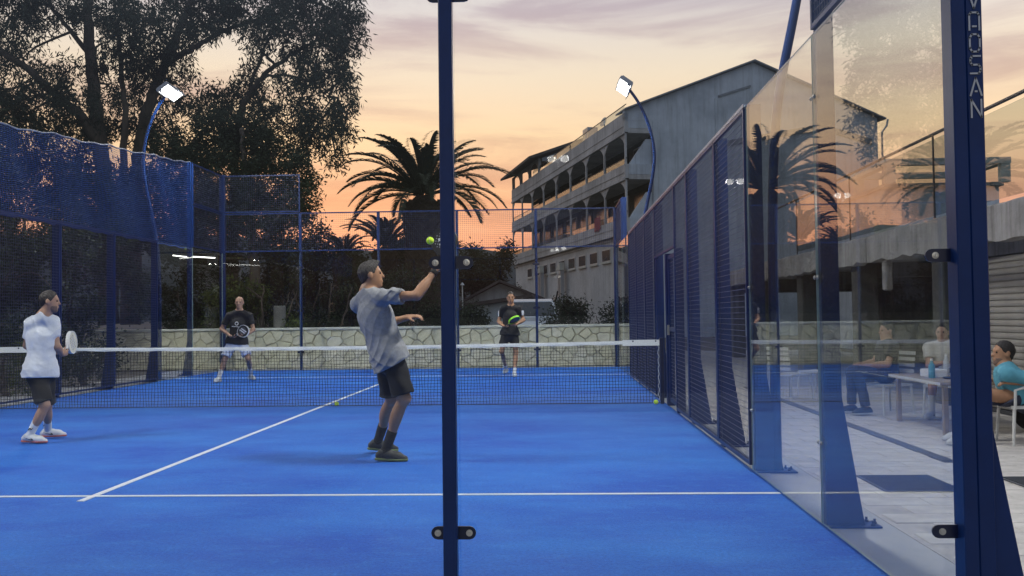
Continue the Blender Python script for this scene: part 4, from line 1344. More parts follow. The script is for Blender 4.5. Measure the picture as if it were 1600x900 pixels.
shrub('dark bush filling the gap behind the far left corner post', 345, 24.2, 2.4, 3.2, 31)
shrub('dark bush behind the concrete post by the far glass', 455, 25.0, 2.6, 3.3, 32)
shrub('dark bush right of the yellowish bush behind the far glass', 512, 24.0, 2.6, 2.9, 3)
shrub('dark bush below the two small palms', 575, 25.5, 2.6, 3.0, 4)
shrub('dark bush in front of the big palm trunk', 645, 26.0, 2.8, 2.7, 5)
shrub('rounded low bush beside the small house', 735, 27.0, 1.1, 1.55, 6, den=1.3)
shrub('dark hedge bush in front of the concrete building', 893, 27.5, 1.8, 1.9, 7, den=1.5)
shrub('dark bush at the right foot of the concrete building', 958, 27.0, 1.4, 1.7, 8)
G2 = 'shrubs outside the left mesh wall'
shrub('lit spiky shrub outside the mesh near the white shirted player', 0, 12.6, 1.5, 1.15, 11, 'bush_leaf', 1.2, .16, .02, x=-6.3, group=G2)
shrub('low shrub outside the mesh at the left picture edge', 0, 10.9, 1.6, 1.2, 12, 'bush_leaf', 1.2, x=-6.5, group=G2)
shrub('tall dark shrub behind the mesh post left of the white shirted player', 0, 12.8, 4.2, 6.2, 13, x=-9.6, group=G2)
shrub('tall dark shrub between the two blue mesh posts', 0, 16.2, 4.2, 6.2, 14, x=-9.4, group=G2)
shrub('tall dark shrub outside the far left glass panel', 0, 19.4, 3.6, 5.6, 15, x=-8.8, group=G2)
shrub('small leafy shrub at the foot of the far left mesh', 0, 15.2, 1.5, 1.3, 16, x=-6.2, group=G2)
shrub('tall dark shrub behind the left edge of the netting', 0, 9.8, 4.2, 6.0, 17, x=-10.4, group=G2)

def grove(label, spots, seed, leafm='dark_leaf', name='woodland_tree'):
    for i, (lab, u, v, Y, r) in enumerate(spots):
        rs = np.random.RandomState(seed + i)
        c = at(u, v, Y=Y); s = FPX / (Y - CAM[1]); rr = r / s
        limbs = [([(c[0], c[1], -.03), (c[0] + .1, c[1], c[2] * .5), (c[0], c[1], c[2])], .14, .05)]
        cl = [((c[0] + rs.uniform(-.6, .6) * rr, c[1] + rs.uniform(-.5, .5) * rr, c[2] + rs.uniform(-.8, .7) * rr), rr * rs.uniform(.35, .55), 1.0) for k in range(11)]
        cl += [((c[0] + rs.uniform(-.8, .8) * rr, c[1], max(.5, c[2] * rs.uniform(.15, .7))), rr * .5, 1.0) for k in range(6)]
        make_tree(name, lab, (c[0], c[1], 0), limbs, cl, seed + 70 + i, leafm, .2, .09, .3, 40, twig=.2, group='dark trees beyond the stone wall', subs=26, tspread=(.2, .2, .2))
grove('', [('dark tree left of the two small palms', 490, 395, 38, 42), ('dark tree between small palm and big palm', 625, 405, 44, 40),
           ('dark tree right of the big palm trunk', 735, 425, 46, 38), ('dark tree hugging the far end of the building', 772, 420, 56, 36), ('dark low tree behind the small palms', 555, 420, 40, 40)], 300)

# ------------------------------------------------------------------ palms
def frond_mesh(L, e0, bend, seed, pairs=58, leaflet=.5, wd=.03):
    rs = np.random.RandomState(seed); n = 16
    pts = [V(0, 0, 0)]
    for i in range(n):
        s = (i + .5) / n; a = e0 - bend * s ** 1.5
        pts.append(pts[-1] + V(math.cos(a), 0, math.sin(a)) * L / n)
    m_ = MB(); m_.tube(pts, [.035 * (1 - .85 * i / n) + .004 for i in range(n + 1)], 5)
    P = np.array(pts)
    for k in range(pairs):
        s = .12 + .87 * k / (pairs - 1); x = s * n; i = min(int(x), n - 1); p = P[i] + (P[i + 1] - P[i]) * (x - i)
        t = P[i + 1] - P[i]; t /= np.linalg.norm(t); up = np.cross(V(0, 1, 0), t) * -1
        ll = leaflet * (math.sin(math.pi * (.1 + .88 * s)) ** .6) * rs.uniform(.85, 1.1)
        for sd in (-1, 1):
            d = t * .75 + V(0, sd, 0) * .8 + up * .35 * rs.uniform(.6, 1.2); d /= np.linalg.norm(d)
            q1 = p + d * ll * .55; q2 = p + d * ll + V(0, 0, -.28 * ll)
            w = np.cross(d, up); w /= np.linalg.norm(w) + 1e-9; w = (w * .5 + t * .86) * wd * .5
            m_._add([p - w, p + w, q1 + w * 1.1, q1 - w * 1.1, q2], [(0, 1, 2, 3), (3, 2, 4)])
    return m_

def palm(name, label, base, h, tr, L, nf, seed, elevs, hang=0):
    rs = np.random.RandomState(seed)
    root = thing(name, base, label, 'palm tree', 'palm trees beyond the court')
    b = V(*base)
    pts, rr = [], []
    for i in range(25):
        f = i / 24; pts.append(b + V(0, 0, -.02 + h * f)); rr.append(tr * (1.12 - .22 * f + (.24 * math.exp(-((f - .86) / .1) ** 2)) - (.5 * max(0, f - .93) / .07)))
    m_ = MB(); m_.tube(pts, rr, 16); t_ = m_.build('trunk', 'palm_bark', root, smooth=True)
    # old leaf bases standing off the trunk
    m_ = MB()
    nr = int(h / .22)
    for i in range(nr):
        f = .05 + .92 * i / nr
        for k in range(11):
            a = 2 * math.pi * (k + .5 * (i % 2)) / 11 + rs.uniform(-.08, .08)
            r0 = tr * (1.12 - .22 * f + (.24 * math.exp(-((f - .86) / .1) ** 2)) - (.5 * max(0, f - .93) / .07)); d = V(math.cos(a), math.sin(a), 0); s = V(-d[1], d[0], 0)
            p = b + V(0, 0, h * f) + d * (r0 - .02)
            m_._add([p - s * tr * .25 - V(0, 0, .09), p + s * tr * .25 - V(0, 0, .09), p + d * (.10 + .05 * rs.rand()) + V(0, 0, .12 + .05 * rs.rand()), p - V(0, 0, .02) + V(0, 0, .2) - d * .03], [(0, 1, 2), (1, 3, 2), (3, 0, 2)])
    m_.build('leaf_bases', 'palm_bark', t_, kind='stuff')
    protos = {}
    for k in range(nf):
        f = k / nf
        e = elevs[0] + (elevs[1] - elevs[0]) * f + rs.uniform(-.1, .1)
        key = int(round((e + 1) * 5))
        bend = 1.3 - .35 * max(0, (e - .6)) if e < 1.0 else 1.15
        a = k * 2.39996 + rs.uniform(-.15, .15)
        loc = b + V(math.cos(a) * tr * .35, math.sin(a) * tr * .35, h - .12 + .25 * (1 - abs(f - .5)))
        rot = (rs.uniform(-.12, .12), 0, a)
        if key not in protos:
            protos[key] = piece('frond', frond_mesh(L * rs.uniform(.92, 1.05) * (1 if e < .9 else 1 - .28 * (e - .9) / .5), e, bend, seed + key, leaflet=L * .15, wd=.045), 'palm_leaf', root, loc, rot=rot)
        else:
            o = share(protos[key], loc, root, rot); sc = rs.uniform(.85, 1.06); o.scale = (sc, sc, sc)
pb_ = at(664, 505, Y=32)
palm('date_palm', 'big date palm with a thick dark trunk in the middle distance', (pb_[0], 32, 0), at(664, 305, Y=32)[2], .68, 3.5, 54, 4, (1.42, -.05))
pb_ = at(603, 505, Y=35)
palm('date_palm', 'small upright palm just left of the big palm', (pb_[0], 35, 0), at(603, 385, Y=35)[2], .42, 2.0, 30, 9, (1.45, .5))
pb_ = at(538, 505, Y=36)
palm('date_palm', 'smallest stiff palm furthest left of the three near palms', (pb_[0], 36, 0), at(538, 398, Y=36)[2], .4, 1.5, 22, 14, (1.4, .5))
pb_ = at(712, 505, Y=95)
palm('date_palm', 'tiny far off palm on the skyline right of the middle post', (pb_[0], 95, 0), at(712, 388, Y=95)[2], .3, 1.6, 30, 19, (1.4, -.5))

# ================================================================== people: smooth bodies from blended rounded cones
def _unit(a): a = np.asarray(a, float); return a / (np.linalg.norm(a) + 1e-12)

class Body:
    """signed distance field made of rounded cones and ellipsoids, meshed as one continuous surface"""
    def __init__(s): s.p = []; s.cuts = []; s.warp = None
    def cone(s, a, b, ra, rb, k=.025, flat=None, cuts=(), op='u'):
        s.p.append(('c', np.asarray(a, float), np.asarray(b, float), ra, rb, k, flat, cuts, op)); return s
    def chain(s, pts, rs, k=.02, **kw):
        for i in range(len(pts) - 1): s.cone(pts[i], pts[i + 1], rs[i], rs[i + 1], k, **kw)
        return s
    def ell(s, c, axes, rad, k=.025, cuts=(), op='u'):
        s.p.append(('e', np.asarray(c, float), np.array([_unit(a) for a in axes]), np.asarray(rad, float), None, k, None, cuts, op)); return s
    def cut(s, p, n): s.cuts.append((np.asarray(p, float), _unit(n))); return s
    def _box(s, q):
        if q[0] == 'c':
            r = max(q[3], q[4]); return np.minimum(q[1], q[2]) - r, np.maximum(q[1], q[2]) + r
        r = q[3].max(); return q[1] - r, q[1] + r
    def mesh(s, h):
        lo = np.min([s._box(q)[0] for q in s.p if q[8] == 'u'], axis=0) - 3 * h
        hi = np.max([s._box(q)[1] for q in s.p if q[8] == 'u'], axis=0) + 3 * h
        n = np.ceil((hi - lo) / h).astype(int) + 1
        D = np.full(n, .5, np.float32)
        for q in s.p:
            k = q[5]; a, b = s._box(q)
            i0 = np.maximum(0, np.floor((a - k - 2 * h - lo) / h).astype(int)); i1 = np.minimum(n, np.ceil((b + k + 2 * h - lo) / h).astype(int) + 1)
            if np.any(i1 <= i0): continue
            sl = tuple(slice(i0[j], i1[j]) for j in range(3))
            X = np.stack(np.meshgrid(*[(lo[j] + h * np.arange(i0[j], i1[j])).astype(np.float32) for j in range(3)], indexing='ij'), -1)
            if q[0] == 'c':
                A, B, ra, rb, fl = q[1], q[2], q[3], q[4], q[6]
                P = X - A.astype(np.float32); ab = B - A
                if fl is not None:
                    nf = _unit(fl[0]); f = fl[1]
                    P = P + (P @ nf.astype(np.float32))[..., None] * ((f - 1) * nf).astype(np.float32)
                    ab = ab + ab.dot(nf) * (f - 1) * nf
                L2 = ab.dot(ab) + 1e-9
                t = np.clip(P @ ab.astype(np.float32) / L2, 0, 1)
                d = np.linalg.norm(P - t[..., None] * ab.astype(np.float32), axis=-1) - (ra + (rb - ra) * t)
            else:
                P = (X - q[1].astype(np.float32)) @ q[2].T.astype(np.float32)
                k0 = np.linalg.norm(P / q[3].astype(np.float32), axis=-1); k1 = np.linalg.norm(P / (q[3] ** 2).astype(np.float32), axis=-1) + 1e-9
                d = k0 * (k0 - 1) / k1
            for p, nn in q[7]: d = np.maximum(d, (X - p.astype(np.float32)) @ nn.astype(np.float32))
            o = D[sl]
            if q[8] == 'u':
                w = np.clip(.5 + .5 * (d - o) / k, 0, 1); D[sl] = d + (o - d) * w - k * w * (1 - w)
            else:
                w = np.clip(.5 - .5 * (d + o) / k, 0, 1); D[sl] = o + (-d - o) * w + k * w * (1 - w)
        if s.cuts or s.warp:
            G = np.meshgrid(*[(lo[j] + h * np.arange(n[j])).astype(np.float32) for j in range(3)], indexing='ij')
            if s.warp: D = D + s.warp(*G)
            for p, nn in s.cuts: D = np.maximum(D, (G[0] - p[0]) * nn[0] + (G[1] - p[1]) * nn[1] + (G[2] - p[2]) * nn[2])
        return surface_nets(D, lo, h)

def surface_nets(D, lo, h):
    ins = D < 0
    c = np.zeros(np.array(D.shape) - 1, np.int8)
    for i in (0, 1):
        for j in (0, 1):
            for k in (0, 1): c += ins[i:D.shape[0] - 1 + i, j:D.shape[1] - 1 + j, k:D.shape[2] - 1 + k]
    act = (c > 0) & (c < 8)
    ix = np.argwhere(act); idx = np.full(act.shape, -1, np.int64); idx[act] = np.arange(len(ix))
    acc = np.zeros((len(ix), 3)); cnt = np.zeros(len(ix))
    crn = [(i, j, k) for i in (0, 1) for j in (0, 1) for k in (0, 1)]
    val = {q: D[ix[:, 0] + q[0], ix[:, 1] + q[1], ix[:, 2] + q[2]].astype(float) for q in crn}
    for a in crn:
        for ax in range(3):
            if a[ax]: continue
            b = list(a); b[ax] = 1; b = tuple(b)
            va, vb = val[a], val[b]; m = (va < 0) != (vb < 0)
            t = va[m] / (va[m] - vb[m]); p = np.tile(np.array(a, float), (m.sum(), 1)); p[:, ax] += t
            acc[m] += p; cnt[m] += 1
    vs = lo + h * (ix + acc / cnt[:, None])
    F = []
    for ax in range(3):
        o1, o2 = [q for q in range(3) if q != ax]
        A = np.moveaxis(ins, (ax, o1, o2), (0, 1, 2)); I = np.moveaxis(idx, (ax, o1, o2), (0, 1, 2))
        s0 = A[:-1, 1:-1, 1:-1]; s1 = A[1:, 1:-1, 1:-1]
        e = np.argwhere(s0 != s1)
        if not len(e): continue
        i, j, k = e[:, 0], e[:, 1] + 1, e[:, 2] + 1
        q = np.stack([I[i, j - 1, k - 1], I[i, j, k - 1], I[i, j, k], I[i, j - 1, k]], 1)
        flip = s0[e[:, 0], e[:, 1], e[:, 2]]
        if ax == 1: flip = ~flip
        q[~flip] = q[~flip][:, ::-1]
        F.append(q)
    F = np.vstack(F); F = F[(F >= 0).all(1)]
    return vs, F

def smooth_obj(name, b, h, mt, parent, **kw):
    v, f = b.mesh(h)
    return fast_mesh(name, v, f, mt, parent, True, **kw)

mat('skin', (.36, .21, .14), .55, var=.10, vscale=9, spec=.4)
mat('skin_tan', (.36, .19, .105), .5, var=.10, vscale=9, spec=.45)
mat('hair_dark', (.018, .014, .012), .6, var=.3, vscale=60, bump=.8, bscale=120)
mat('hair_grey', (.024, .020, .018), .6, var=.5, vscale=40, bump=.8, bscale=120)
mat('stubble', (.16, .10, .075), .7, var=.15, vscale=40)
mat('shirt_grey', (.25, .255, .265), .9, var=.16, vscale=26, bump=.3, bscale=40)
mat('shirt_white', (.60, .62, .65), .9, var=.05, vscale=20, bump=.3, bscale=40)
mat('shirt_black', (.016, .016, .018), .9, var=.2, vscale=7, bump=.3, bscale=20)
mat('shirt_blue', (.10, .33, .42), .9, var=.15, vscale=7, bump=.3, bscale=20)
mat('shirt_beige', (.50, .48, .44), .9, var=.1, vscale=7, bump=.3, bscale=20)
mat('shorts_black', (.014, .014, .016), .85, var=.25, vscale=8, bump=.3, bscale=18)
mat('shorts_white', (.58, .62, .70), .85, var=.12, vscale=8, bump=.3, bscale=18)
mat('jeans', (.04, .045, .07), .9, var=.2, vscale=9, bump=.3, bscale=30)
mat('sock_black', (.014, .014, .014), .95)
mat('sock_white', (.66, .67, .66), .95, bump=.3, bscale=60)
mat('shoe_black', (.020, .022, .022), .6, var=.3, vscale=20)
mat('shoe_white', (.62, .62, .60), .55, var=.08, vscale=20)
mat('sole_green', (.16, .20, .07), .7)
mat('sole_white', (.55, .55, .53), .7)
mat('sole_red', (.45, .10, .08), .7)
mat('mark_white', (.7, .7, .7), .7)
mat('mark_black', (.015, .015, .015), .7)
mat('eye_dark', (.02, .015, .012), .2)
mat('racket_black', (.018, .018, .02), .35)
mat('racket_white', (.62, .62, .60), .4)
mat('neon_green', (.35, .85, .03), .5)
mat('chair_white', (.60, .60, .57), .45)
mat('table_wood', (.30, .24, .17), .5, var=.2, vscale=6)

def fingers(b, w, d, n, sgn, S, curl, spreadf=.0):
    """palm and five separate, unequal, bent fingers. w wrist, d along the hand, n out of the palm, sgn side of the thumb"""
    d = _unit(d); n = _unit(np.asarray(n) - d * np.dot(n, d)); s = np.cross(d, n) * sgn
    b.cone(w, w + d * .03 * S, .026 * S, .027 * S, .02 * S, flat=(n, 1.35))
    b.ell(w + d * .055 * S, (d, s, n), np.array([.056, .042, .019]) * S, .02 * S)
    for off, ln in ((.030, .072), (.0105, .080), (-.0095, .074), (-.029, .058)):
        p = w + d * .094 * S + s * off * S; dd = _unit(d + s * off * spreadf); a = 0.0
        r = .0092 * S
        for q, fr in enumerate((.45, .30, .25)):
            a += curl * (.75, 1.15, .8)[q]
            v = dd * math.cos(a) + n * math.sin(a)
            e = p + v * ln * fr * 1.05 * S
            b.cone(p, e, r, r * .92, .007 * S); p = e; r *= .92
    p = w + d * .03 * S + s * .034 * S
    v = _unit(d * .65 + s * .75 + n * .25); e = p + v * .042 * S; b.cone(p, e, .0125 * S, .0105 * S, .012 * S)
    v2 = _unit(d * .9 + s * .25 + n * (.3 + .5 * curl)); b.cone(e, e + v2 * .034 * S, .0105 * S, .0085 * S, .006 * S)
    return w + d * .085 * S + n * .03 * S

def person(label, J, o):
    """J: joints in place coordinates; o: looks. Right and left are the person's own."""
    S = o.get('S', 1.0); h = o.get('h', .012)
    foot = (J['ank_r'] + J['ank_l']) / 2
    root = thing('person', (foot[0], foot[1], 0), label, 'person', o.get('group'))
    pel = (J['hip_r'] + J['hip_l']) / 2; sh = (J['sho_r'] + J['sho_l']) / 2
    up = _unit(sh - pel); prx = _unit(J['hip_r'] - J['hip_l']); srx = _unit(J['sho_r'] - J['sho_l'])
    pf = _unit(np.cross(up, prx)); cf = _unit(np.cross(up, srx)); prx = np.cross(pf, up); srx = np.cross(cf, up)
    tl = np.linalg.norm(sh - pel); chest = pel + (sh - pel) * .66; wst = pel + (sh - pel) * .30
    bd = Body()
    bd.ell(pel + up * .02 * S, (prx, pf, up), np.array([.155, .112, .12]) * S, .04)
    bd.cone(pel + up * .05 * S, chest, .112 * S, .12 * S, .05, flat=(cf, 1.15))
    bd.ell(chest + up * .02, (srx, cf, up), np.array([.165, .112, .19]) * S, .05)
    nb = J['neck']
    for q in 'rl':
        bd.cone(nb - up * .02 * S, J['sho_' + q], .058 * S, .054 * S, .04)
        bd.cone(nb + up * .035 * S, nb + (J['sho_' + q] - nb) * .6, .05 * S, .05 * S, .05)
    # head
    S0 = S; S = S * o.get('hs', 1.04)
    hc = J['head']; hu = _unit(o.get('hup', hc - nb)); hf = _unit(o['face']); hf = _unit(hf - hu * hf.dot(hu)); hr = np.cross(hf, hu)
    bd.cone(nb - up * .02 * S, hc - hu * .06 * S - hf * .015 * S, .060 * S, .055 * S, .03)
    bd.ell(hc + hu * .03 * S - hf * .012 * S, (hr, hf, hu), np.array([.076, .095, .090]) * S, .02)
    bd.ell(hc - hu * .035 * S + hf * .022 * S, (hr, hf, hu), np.array([.060, .068, .085]) * S, .03)
    bd.ell(hc - hu * .098 * S + hf * .062 * S, (hr, hf, hu), np.array([.026, .024, .02]) * S, .03)
    bd.ell(hc + hu * .028 * S + hf * .078 * S, (hr, hf, hu), np.array([.048, .012, .011]) * S, .014)
    for e in (-1, 1):
        bd.ell(hc + hu * .008 * S + hf * .096 * S + hr * e * .031 * S, (hr, hf, hu), np.array([.019, .014, .012]) * S, .012, op='s')
        bd.ell(hc - hu * .005 * S - hf * .012 * S + hr * e * .076 * S, (hr, hf, hu), np.array([.011, .021, .033]) * S, .008)
    bd.cone(hc + hu * .012 * S + hf * .088 * S, hc - hu * .026 * S + hf * .105 * S, .009 * S, .0125 * S, .014)
    bd.ell(hc - hu * .062 * S + hf * .085 * S, (hr, hf, hu), np.array([.026, .012, .012]) * S, .012)
    S = S0
    # arms
    for q, sg in (('r', 1), ('l', -1)):
        a, e, w = J['sho_' + q], J['elb_' + q], J['wri_' + q]
        bd.cone(a, e, .055 * S, .041 * S, .03)
        bd.cone(e, w, .042 * S, .028 * S, .02)
        bd.ell(e + (w - e) * .28, (_unit(w - e), np.cross(_unit(w - e), V(0, 0, 1)) + 1e-6, np.cross(_unit(w - e), np.cross(_unit(w - e), V(0, 0, 1)) + 1e-6)), np.array([.1, .046, .044]) * S, .03)
        hd = o.get('hand_' + q, (w - e, -up, .35))
        J['grip_' + q] = fingers(bd, w, hd[0], hd[1], sg * hd[3] if len(hd) > 3 else sg, S, hd[2])
    # legs
    for q in 'rl':
        hp, kn, an = J['hip_' + q], J['knee_' + q], J['ank_' + q]
        bd.cone(hp, kn, .088 * S, .057 * S, .04)
        t = _unit(an - kn); bk = _unit(np.cross(prx, t)); bk = -bk if bk.dot(pf) > 0 else bk
        bd.cone(kn, an, .052 * S, .036 * S, .03)
        bd.ell(kn + (an - kn) * .32 + bk * .018 * S, (t, bk, np.cross(t, bk)), np.array([.13, .050, .052]) * S, .03)
        bd.ell(kn - bk * .012 * S, (t, bk, np.cross(t, bk)), np.array([.05, .05, .05]) * S, .03)
    smooth_obj('body', bd, h, o['skin'], root)
    # eyes
    S = S0 * o.get('hs', 1.04)
    for e in (-1, 1):
        m_ = MB(); m_.sphere(hc + hu * .008 * S + hf * .0775 * S + hr * e * .031 * S, .0105 * S, 10, 6); m_.build('eye', 'eye_dark', root, smooth=True)
    # hair
    if o.get('hair'):
        hb = Body()
        hb.ell(hc + hu * .034 * S - hf * .014 * S, (hr, hf, hu), np.array([.080, .099, .095]) * S, .01)
        hb.cone(hc - hf * .055 * S + hu * .02 * S, hc - hf * .060 * S - hu * .04 * S, .052 * S, .036 * S, .03)
        if o.get('tuft'): hb.cone(hc + hf * .03 * S + hu * .1 * S, hc + hf * .075 * S + hu * .098 * S, .035 * S, .026 * S, .03)
        hb.cut(hc + hf * .058 * S + hu * .062 * S, hf * .95 - hu * .55)
        hb.cut(hc - hu * .0 * S + hf * .02 * S, hf * .55 - hu * .85)
        hb.warp = lambda x, y, z: .0035 * np.sin(x * 170 + z * 60) * np.sin(y * 150 + z * 90)
        smooth_obj('hair', hb, max(.006, h * .7), o['hair'], root)
    if o.get('beard'):
        hb = Body()
        hb.ell(hc - hu * .040 * S + hf * .022 * S, (hr, hf, hu), np.array([.0625, .0705, .087]) * S, .01)
        hb.ell(hc - hu * .100 * S + hf * .062 * S, (hr, hf, hu), np.array([.029, .027, .023]) * S, .03)
        hb.cut(hc - hu * .045 * S, hu)
        hb.cut(hc - hf * .012 * S, -hf)
        smooth_obj('beard', hb, max(.006, h * .7), o['beard'], root)
    S = S0
    # shirt
    cb = Body(); hem = pel - up * o.get('hem', .05) * S
    rs_ = o.get('loose', 1.0)
    cb.ell(chest + up * .02, (srx, cf, up), np.array([.182, .134, .20]) * S * o.get('bulk', 1), .05)
    cb.cone(chest, pel - up * .10 * S, .155 * S * rs_, .186 * S * rs_, .06, flat=(cf, 1.16))
    for q in 'rl':
        a, e = J['sho_' + q], J['elb_' + q]
        cb.cone(nb - up * .03 * S, a, .066 * S, .068 * S, .05)
        cb.cone(nb + up * .012 * S, nb + (a - nb) * .62 + up * .004 * S, .061 * S, .063 * S, .04)
        f = o.get('sleeve', .62); en = a + (e - a) * f
        cb.cone(a, a + (e - a) * (f + .2), .068 * S, .074 * S * rs_, .05, cuts=[(en, _unit(e - a))])
    cb.cone(J['hip_r'] + up * .03 * S, J['hip_l'] + up * .03 * S, .132 * S, .132 * S, .06)
    cb.cone(J['hip_r'] - up * .05 * S, J['hip_l'] - up * .05 * S, .130 * S, .130 * S, .06)
    cb.cut(hem, -up + cf * o.get('hem_tilt', 0) + srx * o.get('hem_side', 0))
    amp = o.get('fold', .006) * S
    ph = o.get('seed', 1) * 1.7
    def wr(x, y, z):                                       # cloth: sharp ridges running slantwise, bent by a slow wave
        sl = 1.6 * np.sin(x * 9 + y * 7 + ph) + 1.3 * np.sin(z * 8 - y * 5 + 2 * ph)
        g = (1 - np.abs(np.sin((x * .75 + z * .9) * 22 + sl))) ** 2 + .8 * (1 - np.abs(np.sin((z * .8 - x * .6 + y * .5) * 30 + 1.5 * sl + ph))) ** 2 - .5
        m = .35 + .65 * np.clip(np.sin(z * 7 + x * 5 + ph) + .4, 0, 1)
        return (-amp * g * m).astype(np.float32)
    cb.warp = wr
    st = smooth_obj('shirt', cb, h, o['shirt'], root)
    # shorts or trousers
    tb = Body()
    waist = pel + up * .10 * S
    tb.cone(waist, pel - up * .03 * S, .128 * S, .150 * S, .05, flat=(pf, 1.2))
    for q in 'rl':
        hp, kn, an = J['hip_' + q], J['knee_' + q], J['ank_' + q]
        if o.get('long'):
            tb.cone(hp, kn, .105 * S, .078 * S, .05); tb.cone(kn, an + (an - kn) * .1, .076 * S, .062 * S, .03, cuts=[(an - _unit(an - kn) * .03, _unit(an - kn))])
        else:
            f = o.get('short_len', .86); en = hp + (kn - hp) * f
            tb.cone(hp, hp + (kn - hp) * (f + .18), .100 * S, .098 * S * o.get('flare', 1.0), .045, cuts=[(en, _unit(kn - hp))])
    tb.cut(waist, up)
    a2 = .005 * S
    tb.warp = lambda x, y, z: (a2 * (np.sin(x * 38 + z * 13 + ph) * np.sin(y * 33 + ph) + .6 * np.sin(z * 41 + x * 25))).astype(np.float32)
    sho = smooth_obj('trousers' if o.get('long') else 'shorts', tb, h, o['pants'], root)
    # socks and shoes
    for q in 'rl':
        kn, an = J['knee_' + q], J['ank_' + q]; td = J['toe_' + q]
        d = _unit(td); fu = _unit(V(0, 0, 1) - d * d[2]); sd = np.cross(d, fu)
        if o.get('sock'):
            sb = Body(); f = o.get('sock_len', .45); e = an + (kn - an) * f
            sb.cone(an + (kn - an) * (f + .1), an, .050 * S, .043 * S, .02, cuts=[(e, _unit(kn - an))]); sb.cone(an, an - fu * .04 * S + d * .03 * S, .043 * S, .04 * S, .02)
            smooth_obj('sock', sb, h * .8, o['sock'], root)
        L = .27 * S; g = an - fu * .078 * S               # centre of the sole under the ankle
        heel = g - d * .055 * S; ball = g + d * .12 * S; tip = g + d * .185 * S
        fb = Body()
        fb.cone(heel + fu * .045 * S, ball + fu * .036 * S, .036 * S, .038 * S, .03)
        fb.cone(ball + fu * .034 * S, tip + fu * .026 * S, .038 * S, .026 * S, .03)
        fb.cone(an - d * .012 * S + fu * .005 * S, an + d * .02 * S - fu * .02 * S, .046 * S, .046 * S, .03, cuts=[(an + fu * .018 * S, fu + d * .15)])
        fb.cone(an + d * .03 * S - fu * .015 * S, ball + fu * .045 * S, .036 * S, .03 * S, .03)
        fb.cut(g + fu * .014 * S, -fu)
        sh_ = smooth_obj('shoe', fb, h * .75, o['shoe'], root)
        sb = Body()
        sb.cone(heel + fu * .02 * S, ball + fu * .02 * S, .041 * S, .044 * S, .02); sb.cone(ball + fu * .02 * S, tip + fu * .022 * S, .044 * S, .030 * S, .02)
        sb.cut(g + fu * .024 * S, fu); sb.cut(g + fu * .001, -fu)
        smooth_obj('sole', sb, h * .75, o['sole'], sh_)
        for e in (-1, 1):                                  # curved side stripe and laces
            if o.get('stripe'):
                m_ = MB(); m_.tube(spline([g + d * (.02) * S + sd * e * .0445 * S + fu * .062 * S, g + d * .06 * S + sd * e * .049 * S + fu * .036 * S, g + d * .0 * S + sd * e * .047 * S + fu * .046 * S, g - d * .05 * S + sd * e * .036 * S + fu * .066 * S], 4), [.002, .005, .006, .0065, .006, .006, .005, .005, .004, .004, .003, .003, .002], 5)
                m_.build('stripe', o['stripe'], sh_)
        m_ = MB()
        for k in range(4):
            c = g + d * (.045 + .022 * k) * S + fu * (.088 - .012 * k) * S
            m_.tube([c - sd * .026 * S - fu * .012, c + fu * .004, c + sd * .026 * S - fu * .012], .0035 * S, 4)
        m_.build('laces', o.get('lace', 'mark_white'), sh_)
    J['_root'], J['_shirt'], J['_shorts'] = root, st, sho
    J['_ax'] = dict(up=up, cf=cf, srx=srx, pf=pf, chest=chest, pel=pel, hf=hf)
    return root

